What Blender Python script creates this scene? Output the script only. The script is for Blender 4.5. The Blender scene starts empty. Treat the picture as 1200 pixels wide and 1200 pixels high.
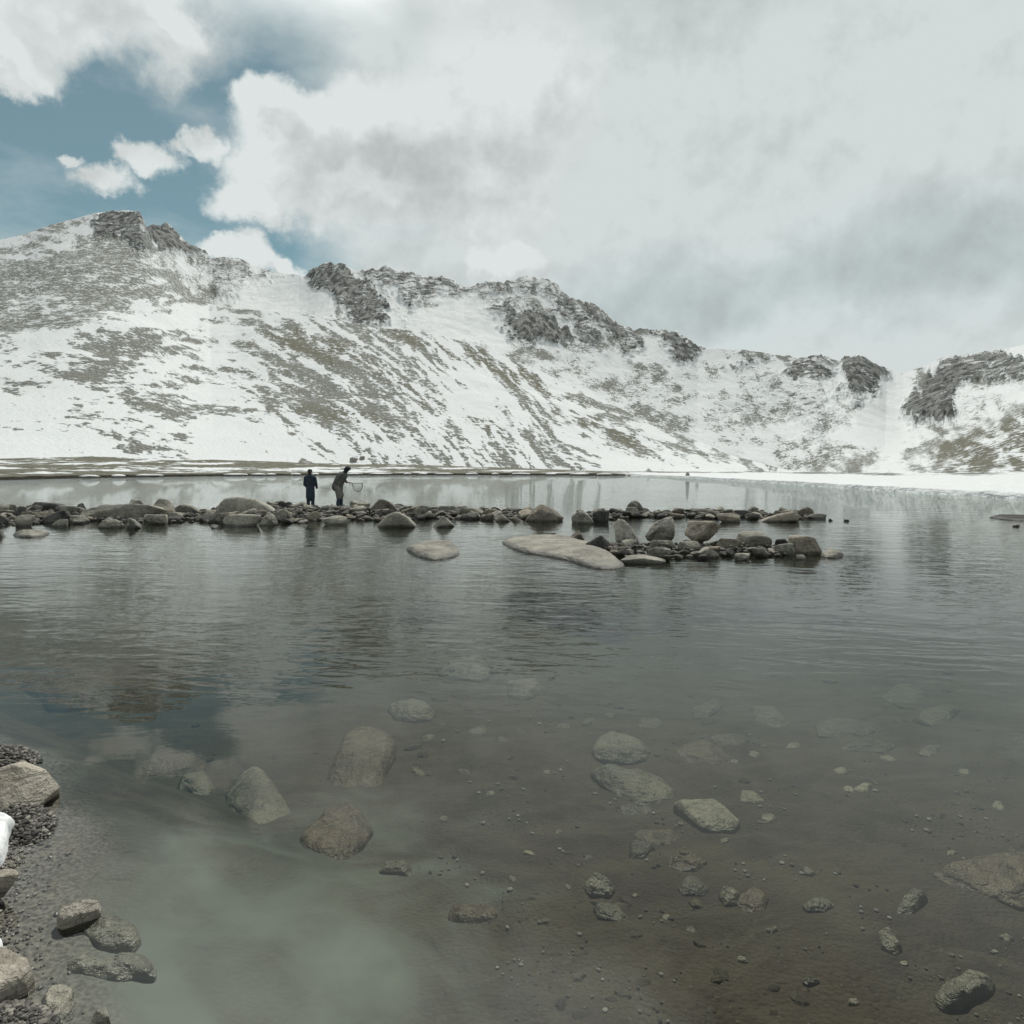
import bpy, bmesh, math, random
import numpy as np
from mathutils import Vector, Matrix

S = bpy.context.scene
COL = S.collection
rnd = random.Random(7)

# ------------------------------------------------------------------ camera
H = 1.58                      # eye height above the lake
F = 800.0                     # focal length for a 1200 px wide picture
P = math.atan(51 / F)         # slight downward tilt
cp, sp = math.cos(P), math.sin(P)
cam_d = bpy.data.cameras.new('camera')
cam = bpy.data.objects.new('camera', cam_d)
COL.objects.link(cam)
cam.location = (0, 0, H)
cam.rotation_euler = (math.radians(90) - P, 0, 0)
cam_d.sensor_width = 36
cam_d.lens = 36 * F / 1200
cam_d.clip_start = 0.05
cam_d.clip_end = 8000
S.camera = cam

def ray(px, py):
    cx = (np.asarray(px, float) - 600) / F
    cy = -(np.asarray(py, float) - 600) / F
    return cx, cp + cy * sp, -sp + cy * cp

def te(px, py):               # slope form of a sight line: X/Y and (Z-H)/Y
    x, y, z = ray(px, py)
    return x / y, z / y

def on_plane(px, py, z=0.0):
    t, e = te(px, py)
    Y = (z - H) / e
    return float(t * Y), float(Y)

def azel(px, py):
    x, y, z = ray(px, py)
    return math.atan2(x, y), math.asin(z / math.sqrt(x * x + y * y + z * z))

def project(X, Y, Z):
    zr = Z - H
    d = Y * cp - zr * sp
    u = Y * sp + zr * cp
    return 600 + F * X / d, 600 - F * u / d

# ------------------------------------------------------------------ noise
def _h2(ix, iy, s):
    n = (ix.astype(np.int64) * 374761393 + iy.astype(np.int64) * 668265263 + s * 1442695041) & 0xffffffff
    n = ((n ^ (n >> 13)) * 1274126177) & 0xffffffff
    n = ((n ^ (n >> 16)) * 2246822519) & 0xffffffff
    return ((n ^ (n >> 15)) & 0xffffff) / float(0xffffff)

def vn2(x, y, s=0):
    ix, iy = np.floor(x), np.floor(y)
    fx, fy = x - ix, y - iy
    fx = fx * fx * fx * (fx * (fx * 6 - 15) + 10)
    fy = fy * fy * fy * (fy * (fy * 6 - 15) + 10)
    a = _h2(ix, iy, s); b = _h2(ix + 1, iy, s); c = _h2(ix, iy + 1, s); d = _h2(ix + 1, iy + 1, s)
    return (a + (b - a) * fx) * (1 - fy) + (c + (d - c) * fx) * fy

def fbm2(x, y, o=4, s=0, g=0.5):
    v, a, t = 0, 1.0, 0.0
    for i in range(o):
        v = v + a * vn2(x * 2 ** i + 17.3 * i, y * 2 ** i - 9.1 * i, s + i)
        t += a; a *= g
    return v / t

def vn3(p, s=0):
    i = np.floor(p); f = p - i
    f = f * f * f * (f * (f * 6 - 15) + 10)
    def h(dx, dy, dz):
        return _h2(i[:, 0] + dx + (i[:, 2] + dz) * 57, i[:, 1] + dy - (i[:, 2] + dz) * 131, s)
    x0 = h(0, 0, 0) * (1 - f[:, 0]) + h(1, 0, 0) * f[:, 0]
    x1 = h(0, 1, 0) * (1 - f[:, 0]) + h(1, 1, 0) * f[:, 0]
    x2 = h(0, 0, 1) * (1 - f[:, 0]) + h(1, 0, 1) * f[:, 0]
    x3 = h(0, 1, 1) * (1 - f[:, 0]) + h(1, 1, 1) * f[:, 0]
    y0 = x0 * (1 - f[:, 1]) + x1 * f[:, 1]
    y1 = x2 * (1 - f[:, 1]) + x3 * f[:, 1]
    return y0 * (1 - f[:, 2]) + y1 * f[:, 2]

def fbm3(p, o=3, s=0, g=0.5):
    v, a, t = 0, 1.0, 0.0
    for i in range(o):
        v = v + a * vn3(p * 2 ** i + 13.7 * i, s + i); t += a; a *= g
    return v / t

def sstep(a, b, x):
    t = np.clip((x - a) / (b - a), 0, 1)
    return t * t * (3 - 2 * t)

# ------------------------------------------------------------------ node helper
class E:
    def __init__(s, nt, sock): s.nt, s.k = nt, sock
    def _m(s, op, *a, clamp=False):
        n = s.nt.nodes.new('ShaderNodeMath'); n.operation = op; n.use_clamp = clamp
        for i, v in enumerate((s,) + a):
            if isinstance(v, E): s.nt.links.new(v.k, n.inputs[i])
            else: n.inputs[i].default_value = v
        return E(s.nt, n.outputs[0])
    def __add__(s, o): return s._m('ADD', o)
    def __sub__(s, o): return s._m('SUBTRACT', o)
    def __mul__(s, o): return s._m('MULTIPLY', o)
    def __truediv__(s, o): return s._m('DIVIDE', o)
    __radd__ = __add__
    __rmul__ = __mul__
    def rsub(s, o): return (s * -1.0) + o
    def pow(s, o): return s._m('POWER', o)
    def max(s, o): return s._m('MAXIMUM', o)
    def min(s, o): return s._m('MINIMUM', o)
    def smax(s, o, k=0.1): return s._m('SMOOTH_MAX', o, k)
    def clamp(s): return s._m('ADD', 0.0, clamp=True)
    def ss(s, a, b):
        n = s.nt.nodes.new('ShaderNodeMapRange'); n.interpolation_type = 'SMOOTHSTEP'
        s.nt.links.new(s.k, n.inputs[0])
        n.inputs[1].default_value = a; n.inputs[2].default_value = b
        return E(s.nt, n.outputs[0])
    def lin(s, a, b, c=0.0, d=1.0):
        n = s.nt.nodes.new('ShaderNodeMapRange')
        s.nt.links.new(s.k, n.inputs[0])
        for i, v in enumerate((a, b, c, d)): n.inputs[i + 1].default_value = v
        return E(s.nt, n.outputs[0])

def put(nt, sock, v):
    if isinstance(v, E): nt.links.new(v.k, sock)
    elif hasattr(v, 'is_output'): nt.links.new(v, sock)
    elif isinstance(v, (tuple, list)) and len(v) == 3 and sock.type == 'RGBA': sock.default_value = (*v, 1)
    else: sock.default_value = v

def mixc(nt, f, a, b, mode='MIX'):
    n = nt.nodes.new('ShaderNodeMix'); n.data_type = 'RGBA'; n.blend_type = mode
    put(nt, n.inputs[0], f); put(nt, n.inputs[6], a); put(nt, n.inputs[7], b)
    return E(nt, n.outputs[2])

def vmath(nt, op, a, b=None, scale=None):
    n = nt.nodes.new('ShaderNodeVectorMath'); n.operation = op
    put(nt, n.inputs[0], a)
    if b is not None: put(nt, n.inputs[1], b)
    if scale is not None: put(nt, n.inputs['Scale'], scale)
    return E(nt, n.outputs['Value'] if op in ('LENGTH', 'DOT_PRODUCT', 'DISTANCE') else n.outputs[0])

def noise(nt, vec, scale, detail=4, rough=0.5, dist=0.0, color=False):
    n = nt.nodes.new('ShaderNodeTexNoise')
    put(nt, n.inputs['Vector'], vec)
    n.inputs['Scale'].default_value = scale; n.inputs['Detail'].default_value = detail
    n.inputs['Roughness'].default_value = rough; n.inputs['Distortion'].default_value = dist
    return E(nt, n.outputs[1 if color else 0])

def voro(nt, vec, scale, feature='F1', out=0):
    n = nt.nodes.new('ShaderNodeTexVoronoi'); n.feature = feature
    put(nt, n.inputs['Vector'], vec); n.inputs['Scale'].default_value = scale
    return E(nt, n.outputs[out])

def sep(nt, v):
    n = nt.nodes.new('ShaderNodeSeparateXYZ'); put(nt, n.inputs[0], v)
    return [E(nt, o) for o in n.outputs]

def comb(nt, x, y, z):
    n = nt.nodes.new('ShaderNodeCombineXYZ')
    for i, v in enumerate((x, y, z)): put(nt, n.inputs[i], v)
    return E(nt, n.outputs[0])

def new_mat(name):
    m = bpy.data.materials.new(name); m.use_nodes = True
    nt = m.node_tree
    for n in list(nt.nodes): nt.nodes.remove(n)
    out = nt.nodes.new('ShaderNodeOutputMaterial')
    return m, nt, out

def bsdf(nt, out, color, rough=0.8, spec=0.3, normal=None):
    b = nt.nodes.new('ShaderNodeBsdfPrincipled')
    put(nt, b.inputs['Base Color'], color); put(nt, b.inputs['Roughness'], rough)
    put(nt, b.inputs['Specular IOR Level'], spec)
    if normal is not None: put(nt, b.inputs['Normal'], normal)
    nt.links.new(b.outputs[0], out.inputs['Surface'])
    return b

def bump(nt, height, dist=1.0, strength=1.0):
    n = nt.nodes.new('ShaderNodeBump')
    put(nt, n.inputs['Height'], height)
    n.inputs['Distance'].default_value = dist; n.inputs['Strength'].default_value = strength
    return E(nt, n.outputs[0])

def attr(nt, name):
    n = nt.nodes.new('ShaderNodeAttribute'); n.attribute_name = name
    return E(nt, n.outputs['Fac'])

def coord(nt, which='Object'):
    n = nt.nodes.new('ShaderNodeTexCoord')
    return E(nt, n.outputs[which])

def pos(nt):
    n = nt.nodes.new('ShaderNodeNewGeometry')
    return E(nt, n.outputs['Position'])

# ------------------------------------------------------------------ mesh helpers
def mesh_np(name, v, faces, mat=None, smooth=True):
    """faces: (n,3) or (n,4) int array, or list of such arrays"""
    v = np.asarray(v, np.float32)
    if not isinstance(faces, list): faces = [faces]
    me = bpy.data.meshes.new(name)
    nl = sum(f.size for f in faces); npoly = sum(len(f) for f in faces)
    me.vertices.add(len(v)); me.vertices.foreach_set('co', v.ravel())
    me.loops.add(nl); me.polygons.add(npoly)
    me.loops.foreach_set('vertex_index', np.concatenate([f.ravel() for f in faces]).astype(np.int32))
    tot = np.concatenate([np.full(len(f), f.shape[1]) for f in faces])
    st = np.concatenate([[0], np.cumsum(tot)[:-1]])
    me.polygons.foreach_set('loop_start', st.astype(np.int32))
    me.polygons.foreach_set('loop_total', tot.astype(np.int32))
    me.polygons.foreach_set('use_smooth', np.full(npoly, bool(smooth)))
    if mat: me.materials.append(mat)
    me.update(calc_edges=True); me.validate()
    return me

def add_obj(name, me, parent=None, loc=None):
    o = bpy.data.objects.new(name, me); COL.objects.link(o)
    if parent: o.parent = parent
    if loc is not None: o.location = loc
    return o

def tag(o, label=None, cat=None, group=None, kind=None):
    if label: o['label'] = label
    if cat: o['category'] = cat
    if group: o['group'] = group
    if kind: o['kind'] = kind
    return o

_ico = {}
def ico(sub):
    if sub not in _ico:
        bm = bmesh.new(); bmesh.ops.create_icosphere(bm, subdivisions=sub, radius=1)
        v = np.array([x.co[:] for x in bm.verts]); f = np.array([[q.index for q in p.verts] for p in bm.faces])
        bm.free(); v /= np.linalg.norm(v, axis=1)[:, None]; _ico[sub] = (v, f)
    return _ico[sub]

def grid_faces(nr, nc):
    a = np.arange(nr * nc).reshape(nr, nc)
    return np.stack([a[:-1, :-1], a[:-1, 1:], a[1:, 1:], a[1:, :-1]], -1).reshape(-1, 4)

def set_attr(me, name, val):
    a = me.attributes.new(name, 'FLOAT', 'POINT')
    a.data.foreach_set('value', np.asarray(val, np.float32).ravel())

# ================================================================== WORLD / SKY
SUN_AZ, SUN_EL = math.radians(10), math.radians(57)
W = bpy.data.worlds.new('World'); S.world = W; W.use_nodes = True
nt = W.node_tree
for n in list(nt.nodes): nt.nodes.remove(n)
wo = nt.nodes.new('ShaderNodeOutputWorld'); bg = nt.nodes.new('ShaderNodeBackground')
nt.links.new(bg.outputs[0], wo.inputs[0]); bg.inputs['Strength'].default_value = 0.1
sky = nt.nodes.new('ShaderNodeTexSky'); sky.sky_type = 'NISHITA'; sky.sun_disc = False
sky.sun_elevation = SUN_EL; sky.sun_rotation = SUN_AZ; sky.altitude = 3900
D = coord(nt, 'Generated')
def field(D, off=None):
    d = D if off is None else vmath(nt, 'ADD', D, off)
    n1 = noise(nt, d, 3.2, 3, 0.5, color=True)
    n2 = noise(nt, d, 11.0, 9, 0.60, color=True)
    w = vmath(nt, 'ADD', vmath(nt, 'SCALE', vmath(nt, 'SUBTRACT', n1, (.5, .5, .5)), scale=0.07),
              vmath(nt, 'SCALE', vmath(nt, 'SUBTRACT', n2, (.5, .5, .5)), scale=0.125))
    w = vmath(nt, 'ADD', d, w)
    x, y, z = sep(nt, w)
    az = x._m('ARCTAN2', y); el = z.max(-0.99).min(0.99)._m('ARCSINE')
    return comb(nt, az, el, 0.0)
def blobs(A, lst, k=0.12):
    r = None
    for (px, py, rx, ry) in lst:
        a, e = azel(px, py)
        v = vmath(nt, 'LENGTH', vmath(nt, 'MULTIPLY', vmath(nt, 'SUBTRACT', A, (a, e, 0)), (F / rx, F / ry, 0)))
        v = v.rsub(1.0)
        r = v if r is None else r.smax(v, k)
    return r
A = field(D)
# soft coordinates without the fine curl, for veils and undersides
n1 = noise(nt, D, 2.6, 5, 0.55, color=True)
As = vmath(nt, 'ADD', D, vmath(nt, 'SCALE', vmath(nt, 'SUBTRACT', n1, (.5, .5, .5)), scale=0.16))
sx, sy, sz = sep(nt, As)
As = comb(nt, sx._m('ARCTAN2', sy), sz.max(-.99).min(.99)._m('ARCSINE'), 0.0)
cum = [(60, -25, 190, 62), (170, 5, 90, 36), (15, 42, 60, 28),
       (312, 128, 42, 34), (318, 185, 62, 70), (300, 235, 55, 32), (370, 150, 60, 36), (430, 150, 75, 48), (500, 165, 90, 60),
       (420, 225, 140, 45), (600, 120, 120, 110), (560, 220, 120, 70),
       (268, 292, 26, 16), (300, 300, 34, 26), (335, 312, 26, 16),
       (590, 305, 60, 30)]
M = blobs(A, cum).ss(-0.04, 0.42)
puff = blobs(A, [(124, 209, 46, 29), (186, 182, 42, 27), (234, 161, 33, 25), (86, 174, 22, 12)], 0.05)
M = M.max((puff + (noise(nt, D, 26.0, 6, 0.65) - 0.5) * 1.1).ss(0.10, 0.62) * puff.ss(0.0, 0.3))
hole = blobs(As, [(60, 130, 330, 150), (170, 250, 260, 110), (290, 75, 140, 85), (320, 285, 120, 50)], 0.25)
veil = hole.ss(-0.12, 0.85)              # 1 = open blue
wisp = noise(nt, vmath(nt, 'MULTIPLY', D, (1.0, 1.0, 2.2)), 4.5, 8, 0.6)
veil = (veil * 1.02 + (wisp - 0.5) * -1.7).clamp() * hole.ss(-0.55, 0.05)
blue = mixc(nt, 1.0, E(nt, sky.outputs[0]), (0.60, 0.95, 0.68), 'MULTIPLY')
blue = mixc(nt, 0.27, blue, (4.6, 5.3, 5.5))
big = noise(nt, D, 3.4, 6, 0.5)
med = noise(nt, D, 8.0, 6, 0.55)
dark = blobs(As, [(770, 345, 190, 60), (860, 360, 110, 50), (1100, 315, 210, 75), (950, 330, 110, 45), (470, 195, 140, 50)], 0.2)
dk = dark.ss(-0.15, 0.75)
bil = noise(nt, D, 13.0, 7, 0.58) - noise(nt, vmath(nt, 'ADD', D, (-0.012, 0.0, 0.022)), 13.0, 7, 0.58)
grey = (bil * 0.55 + 1.0) * (big.lin(0.3, 0.7, 0.90, 1.06) * med.lin(0.3, 0.7, 0.95, 1.04)) * dk.lin(0, 1, 1.03, 0.82)
veilc = mixc(nt, grey, (0, 0, 0), (6.4, 6.98, 6.95))
veilc = mixc(nt, 1.0, veilc, mixc(nt, dk, (1, 1, 1), (0.96, 1.0, 1.005)), 'MULTIPLY')
base = mixc(nt, veil, veilc, blue)
# cumulus: lit rims on the side of the light, greyer bellies
lift = field(D, (-0.016, 0.0, 0.03))
rel = (blobs(A, cum) - blobs(lift, cum)).lin(-0.18, 0.28, 0.88, 1.08)
thick = blobs(As, [(470, 200, 170, 55), (740, 345, 200, 60), (60, -40, 120, 40), (870, 355, 110, 50)], 0.2).ss(-0.1, 0.8)
cb = (rel + bil * 0.55) * thick.lin(0, 1, 1.0, 0.78) * med.lin(0.3, 0.7, 0.95, 1.05)
cumc = mixc(nt, cb, (0, 0, 0), (7.2, 7.7, 7.62))
full = mixc(nt, M, base, cumc)
# unseen sky dimmed, with two bright patches added, to shape lake reflections and contrast
def dirv(az, el):
    az, el = math.radians(az), math.radians(el)
    return (math.sin(az) * math.cos(el), math.cos(az) * math.cos(el), math.sin(el))
pn = (noise(nt, D, 4.5, 6, 0.55, 0.8) - 0.5)
g1 = (vmath(nt, 'DOT_PRODUCT', D, dirv(-28, 33)) + pn * 0.10).ss(0.955, 0.995)
g2 = (vmath(nt, 'DOT_PRODUCT', D, dirv(2, 45)) + pn * 0.08).ss(0.965, 0.998)
hz = (sep(nt, D)[2] + pn * 0.08).ss(0.50, 0.64)
over = mixc(nt, hz, (1, 1, 1), (0.30, 0.31, 0.32))
full = mixc(nt, 1.0, full, over, 'MULTIPLY')
full = mixc(nt, (g1.max(g2) * hz).clamp(), full, (17.0, 18.0, 17.6))
nt.links.new(full.k, bg.inputs['Color'])

sun_d = bpy.data.lights.new('sun', 'SUN'); sun = bpy.data.objects.new('sun', sun_d); COL.objects.link(sun)
sun_d.energy = 3.2; sun_d.angle = math.radians(2.5); sun_d.color = (1.0, 0.965, 0.9)
sv = Vector((math.sin(SUN_AZ) * math.cos(SUN_EL), math.cos(SUN_AZ) * math.cos(SUN_EL), math.sin(SUN_EL)))
sun.rotation_euler = sv.to_track_quat('Z', 'Y').to_euler(); sun.location = (0, 0, 500)

# ================================================================== MOUNTAIN TERRAIN
def pl(pts):
    p = np.array(pts, float); t, e = te(p[:, 0], p[:, 1])
    return lambda T: np.interp(T, t, e)
def px_of_t(T): return 600 + F * T
def byx(pts):
    p = np.array(pts, float)
    return lambda T: np.interp(px_of_t(T), p[:, 0], p[:, 1])

SHORE = pl([(-900, 600), (-300, 572), (0, 562.5), (100, 560), (200, 558.5), (300, 557.5), (400, 556.8), (600, 556.6), (740, 557.6), (780, 558.8), (870, 564), (1000, 572.5), (1100, 578.7), (1200, 584.7), (1500, 603), (2200, 650)])
FLAT = pl([(-900, 525), (-300, 534), (0, 537), (100, 535), (200, 537), (300, 540), (400, 543), (500, 545), (600, 548), (700, 552), (740, 554), (800, 556), (900, 558), (1000, 557), (1100, 556), (1200, 552), (1500, 545), (2200, 540)])
CREST_PTS = [(-900, 420), (-300, 345), (-120, 305), (0, 281), (30, 274), (60, 263), (85, 257), (110, 250), (128, 247.5), (150, 246.5), (163, 248), (168, 256), (172, 268), (178, 284), (190, 302), (210, 328), (228, 345), (245, 357), (275, 362), (300, 363), (340, 366), (380, 372), (440, 384), (480, 387), (510, 391), (560, 405), (600, 421), (640, 438), (680, 455), (740, 485), (800, 510), (860, 534), (920, 551), (960, 555), (1000, 549), (1060, 546), (1120, 522), (1200, 482), (1500, 400), (2200, 300)]
CREST = pl(CREST_PTS)
RIDGE = pl([(-900, 470), (-300, 400), (0, 330), (120, 285), (160, 268), (168, 264), (172, 266), (176, 263), (184, 264), (190, 262), (200, 266), (207, 270), (216, 281), (222, 286), (231, 289), (240, 293), (247, 303), (262, 301), (280, 302), (296, 311), (308, 315), (320, 318), (336, 321), (350, 322), (360, 319), (372, 312), (386, 308), (402, 309), (412, 315), (420, 318), (425, 314), (436, 313), (442, 316), (450, 312), (458, 313), (462, 316), (484, 317), (500, 325), (518, 327), (533, 328), (543, 336), (560, 334), (589, 330), (604, 326), (617, 324), (638, 327), (652, 333), (662, 345), (668, 349), (684, 352), (694, 355), (708, 365), (718, 375), (727, 381), (750, 384), (775, 387), (792, 390), (806, 397), (818, 407), (835, 408), (850, 409), (871, 410), (882, 411), (895, 413), (930, 419), (940, 417), (950, 415), (962, 418), (976, 422), (984, 424), (990, 419), (1007, 417), (1021, 422), (1032, 428), (1040, 435), (1050, 437), (1060, 437), (1070, 433), (1081, 430), (1102, 421), (1120, 417), (1130, 415), (1161, 414), (1172, 410), (1200, 404), (1300, 385), (1500, 340), (2200, 280)])
YF = byx([(-900, 130), (-300, 150), (0, 160), (400, 230), (740, 240), (900, 200), (1000, 170), (1200, 140), (1500, 130), (2200, 120)])
YC = byx([(-900, 560), (-300, 640), (0, 690), (150, 720), (245, 620), (400, 520), (600, 470), (800, 400), (960, 320), (1100, 300), (1200, 270), (1500, 250), (2200, 240)])
YB = byx([(-900, 900), (0, 880), (165, 830), (245, 900), (320, 960), (400, 850), (620, 800), (800, 750), (1000, 700), (1060, 700), (1130, 640), (1200, 600), (1500, 520), (2200, 480)])

NC = 1800
T = np.linspace(-1.15, 1.15, NC)
es, ef, ec, eb = SHORE(T), FLAT(T), CREST(T), RIDGE(T)
xs_ = px_of_t(T)
Y0 = -H / es; Yf = np.maximum(YF(T), Y0 * 1.25); Yc = YC(T); Yb = YB(T)
left = sstep(760, 700, xs_)                       # earthy bank on the left, snow shelf on the right
bank = 0.42 * left + 0.30 * (1 - left)
bank = bank * (0.8 + 0.4 * fbm2(xs_ * 0.05, xs_ * 0, 3, 5))
zf = np.maximum(H + ef * Yf, 0.55); zc = H + ec * Yc; cliffy = np.clip(sum(sstep(a_ - 6, a_ + 4, xs_) * sstep(b_ + 6, b_ - 4, xs_) for a_, b_ in [(168, 247), (357, 545), (560, 830), (915, 1042), (1082, 1168)]), 0, 1)
jag = cliffy * ((fbm2(xs_ / 7.0, xs_ * 0, 3, 71, 0.6) - 0.5) * 6 + np.floor(fbm2(xs_ / 11, xs_ * 0, 2, 72) * 6) * 0.8 - 2.0) / F
zb = H + eb * Yb
Yv = Yc + 0.30 * (Yb - Yc)
wv = sstep(900, 1000, xs_)
ev = (ec - 0.014) * (1 - wv) + (ec + 0.14 * (eb - ec)) * wv
zv = H + ev * Yv
rows_Y, rows_z, rows_k, rows_u = [], [], [], []
gk = np.exp(-np.linspace(-2.5, 2.5, 161) ** 2); gk /= gk.sum()
smooth_ = lambda a: np.convolve(np.pad(a, 80, mode='edge'), gk, mode='valid')
Yf, Yc, Yb = smooth_(Yf), smooth_(Yc), smooth_(Yb)
zf = np.maximum(H + ef * Yf, 0.55); zc = H + ec * Yc; zb = H + eb * Yb
Yv = Yc + 0.30 * (Yb - Yc); zv = H + ev * Yv
wide = np.exp(-np.linspace(-2.2, 2.2, 281) ** 2); wide /= wide.sum()
ec_s = np.convolve(np.pad(ec, 140, mode='edge'), wide, mode='valid')
zlow = H + np.minimum(ec, ec_s) * Yc
rows_Y, rows_z, rows_k, rows_u = [], [], [], []
def seg(n, Ya, Yb_, za, zb_, gfun, k, last=False, low=None):
    top_ = zb_
    for u in np.linspace(0, 1, n, endpoint=last):
        if low is not None: zb_ = low + (top_ - low) * u ** 4
        rows_Y.append(Ya + (Yb_ - Ya) * u); rows_z.append(za + (zb_ - za) * gfun(u) + (jag * Yb * u ** 12 if k == 5 else jag * Yb * (1 - u) ** 6 if k == 6 else 0))
        rows_k.append(np.full(NC, k)); rows_u.append(np.full(NC, u))
lin = lambda u: u
seg(8, Y0 * 0.93, Y0, np.full(NC, -1.2), np.zeros(NC), lin, 0)
seg(8, Y0, Y0 * 1.003 + 0.1, np.zeros(NC), bank, lambda u: u ** 0.7, 1)
seg(46, Y0 * 1.003 + 0.1, Yf, bank, zf, lambda u: u ** 1.2, 2)
seg(300, Yf, Yc, zf, zc, lambda u: 0.78 * u + 0.22 * u * u, 3, low=zlow)
seg(30, Yc, Yv, zc, zv, lin, 4)
seg(230, Yv, Yb, zv, zb, lambda u: 0.6 * u + 0.4 * u * u, 5)
seg(16, Yb, Yb + 200, zb, zb - 90, lin, 6, True)
GY = np.array(rows_Y); GZ = np.array(rows_z); GK = np.array(rows_k); GU = np.array(rows_u)
GX = GY * T[None, :]
PX, PY = project(GX, GY, GZ)                      # where each spot of the hillside is seen from the shore

def poly_sd(pts, wx, wy):
    p = np.array(pts, float); n = len(p)
    x0, y0, x1, y1 = p[:, 0].min() - 25, p[:, 1].min() - 25, p[:, 0].max() + 25, p[:, 1].max() + 25
    out = np.full(wx.shape, -99.0)
    m = (wx > x0) & (wx < x1) & (wy > y0) & (wy < y1)
    X, Y = wx[m], wy[m]
    d = np.full(X.shape, 1e9); ins = np.zeros(X.shape, bool)
    for i in range(n):
        a, b = p[i], p[(i + 1) % n]
        e = b - a; l2 = max((e ** 2).sum(), 1e-9)
        t = np.clip(((X - a[0]) * e[0] + (Y - a[1]) * e[1]) / l2, 0, 1)
        d = np.minimum(d, np.hypot(X - a[0] - t * e[0], Y - a[1] - t * e[1]))
        c = (a[1] > Y) != (b[1] > Y)
        with np.errstate(divide='ignore', invalid='ignore'):
            xx = e[0] * (Y - a[1]) / (e[1] if e[1] else 1e-9) + a[0]
        ins ^= c & (X < xx)
    out[m] = np.where(ins, d, -d)
    return out
wob = fbm2(PX * 0.06, PY * 0.06, 4, 11) - 0.5
wob2 = fbm2(PX * 0.06 + 50, PY * 0.06, 4, 12) - 0.5
wob3 = fbm2(PX * 0.25, PY * 0.25, 3, 13) - 0.5; wob4 = fbm2(PX * 0.25, PY * 0.25 + 70, 3, 14) - 0.5
WX, WY = PX + wob * 24 + wob3 * 14, PY + wob2 * 18 + wob4 * 12
front = (GK <= 3)
back = (GK >= 4)

cover = np.zeros_like(GX)                         # bare ground share
crag = np.zeros_like(GX)                          # solid cliff
grass = np.zeros_like(GX)
# ---- front hillside
ang = np.radians(np.interp(PX, [0, 300, 450, 650, 900, 1050, 1200], [4, 6, 14, 24, 24, 5, -16]))
ca, sa = np.cos(ang), np.sin(ang)
LA = PX * ca + PY * sa; LB = -PX * sa + PY * ca
st1 = fbm2(LA / 75, LB / 15, 4, 21)
st2 = fbm2(LA / 22, LB / 5, 3, 22)
st3 = fbm2(PX / 150, PY / 90, 3, 23)
st4 = fbm2(LA / 10, LB / 3.2, 3, 24)
cf = -0.10 + 1.5 * (st1 - 0.44) + 1.2 * (st2 - 0.45) + 0.9 * (st4 - 0.47) + 0.8 * (st3 - 0.47)
cf += np.interp(PY, [250, 330, 380, 430, 480, 505, 530, 545], [.30, .28, .22, .24, .18, .06, -.05, -.15]) * (PX < 620)
cf += np.where(PX >= 620, np.interp(PY, [400, 450, 520, 545, 560], [.24, .24, .16, .02, -.1]), 0)
bs = poly_sd([(-500, 330), (-100, 290), (0, 270), (60, 255), (130, 240), (175, 240), (215, 290), (285, 362), (225, 364), (160, 368), (110, 385), (50, 405), (0, 430), (-200, 470), (-500, 480)], WX, WY)
bsm = sstep(-14, 26, bs)
cf = cf * (1 - bsm) + bsm * (0.60 + 0.6 * (st2 - 0.5) + 0.55 * (st1 - 0.5) + 0.7 * (st4 - 0.5))
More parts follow.
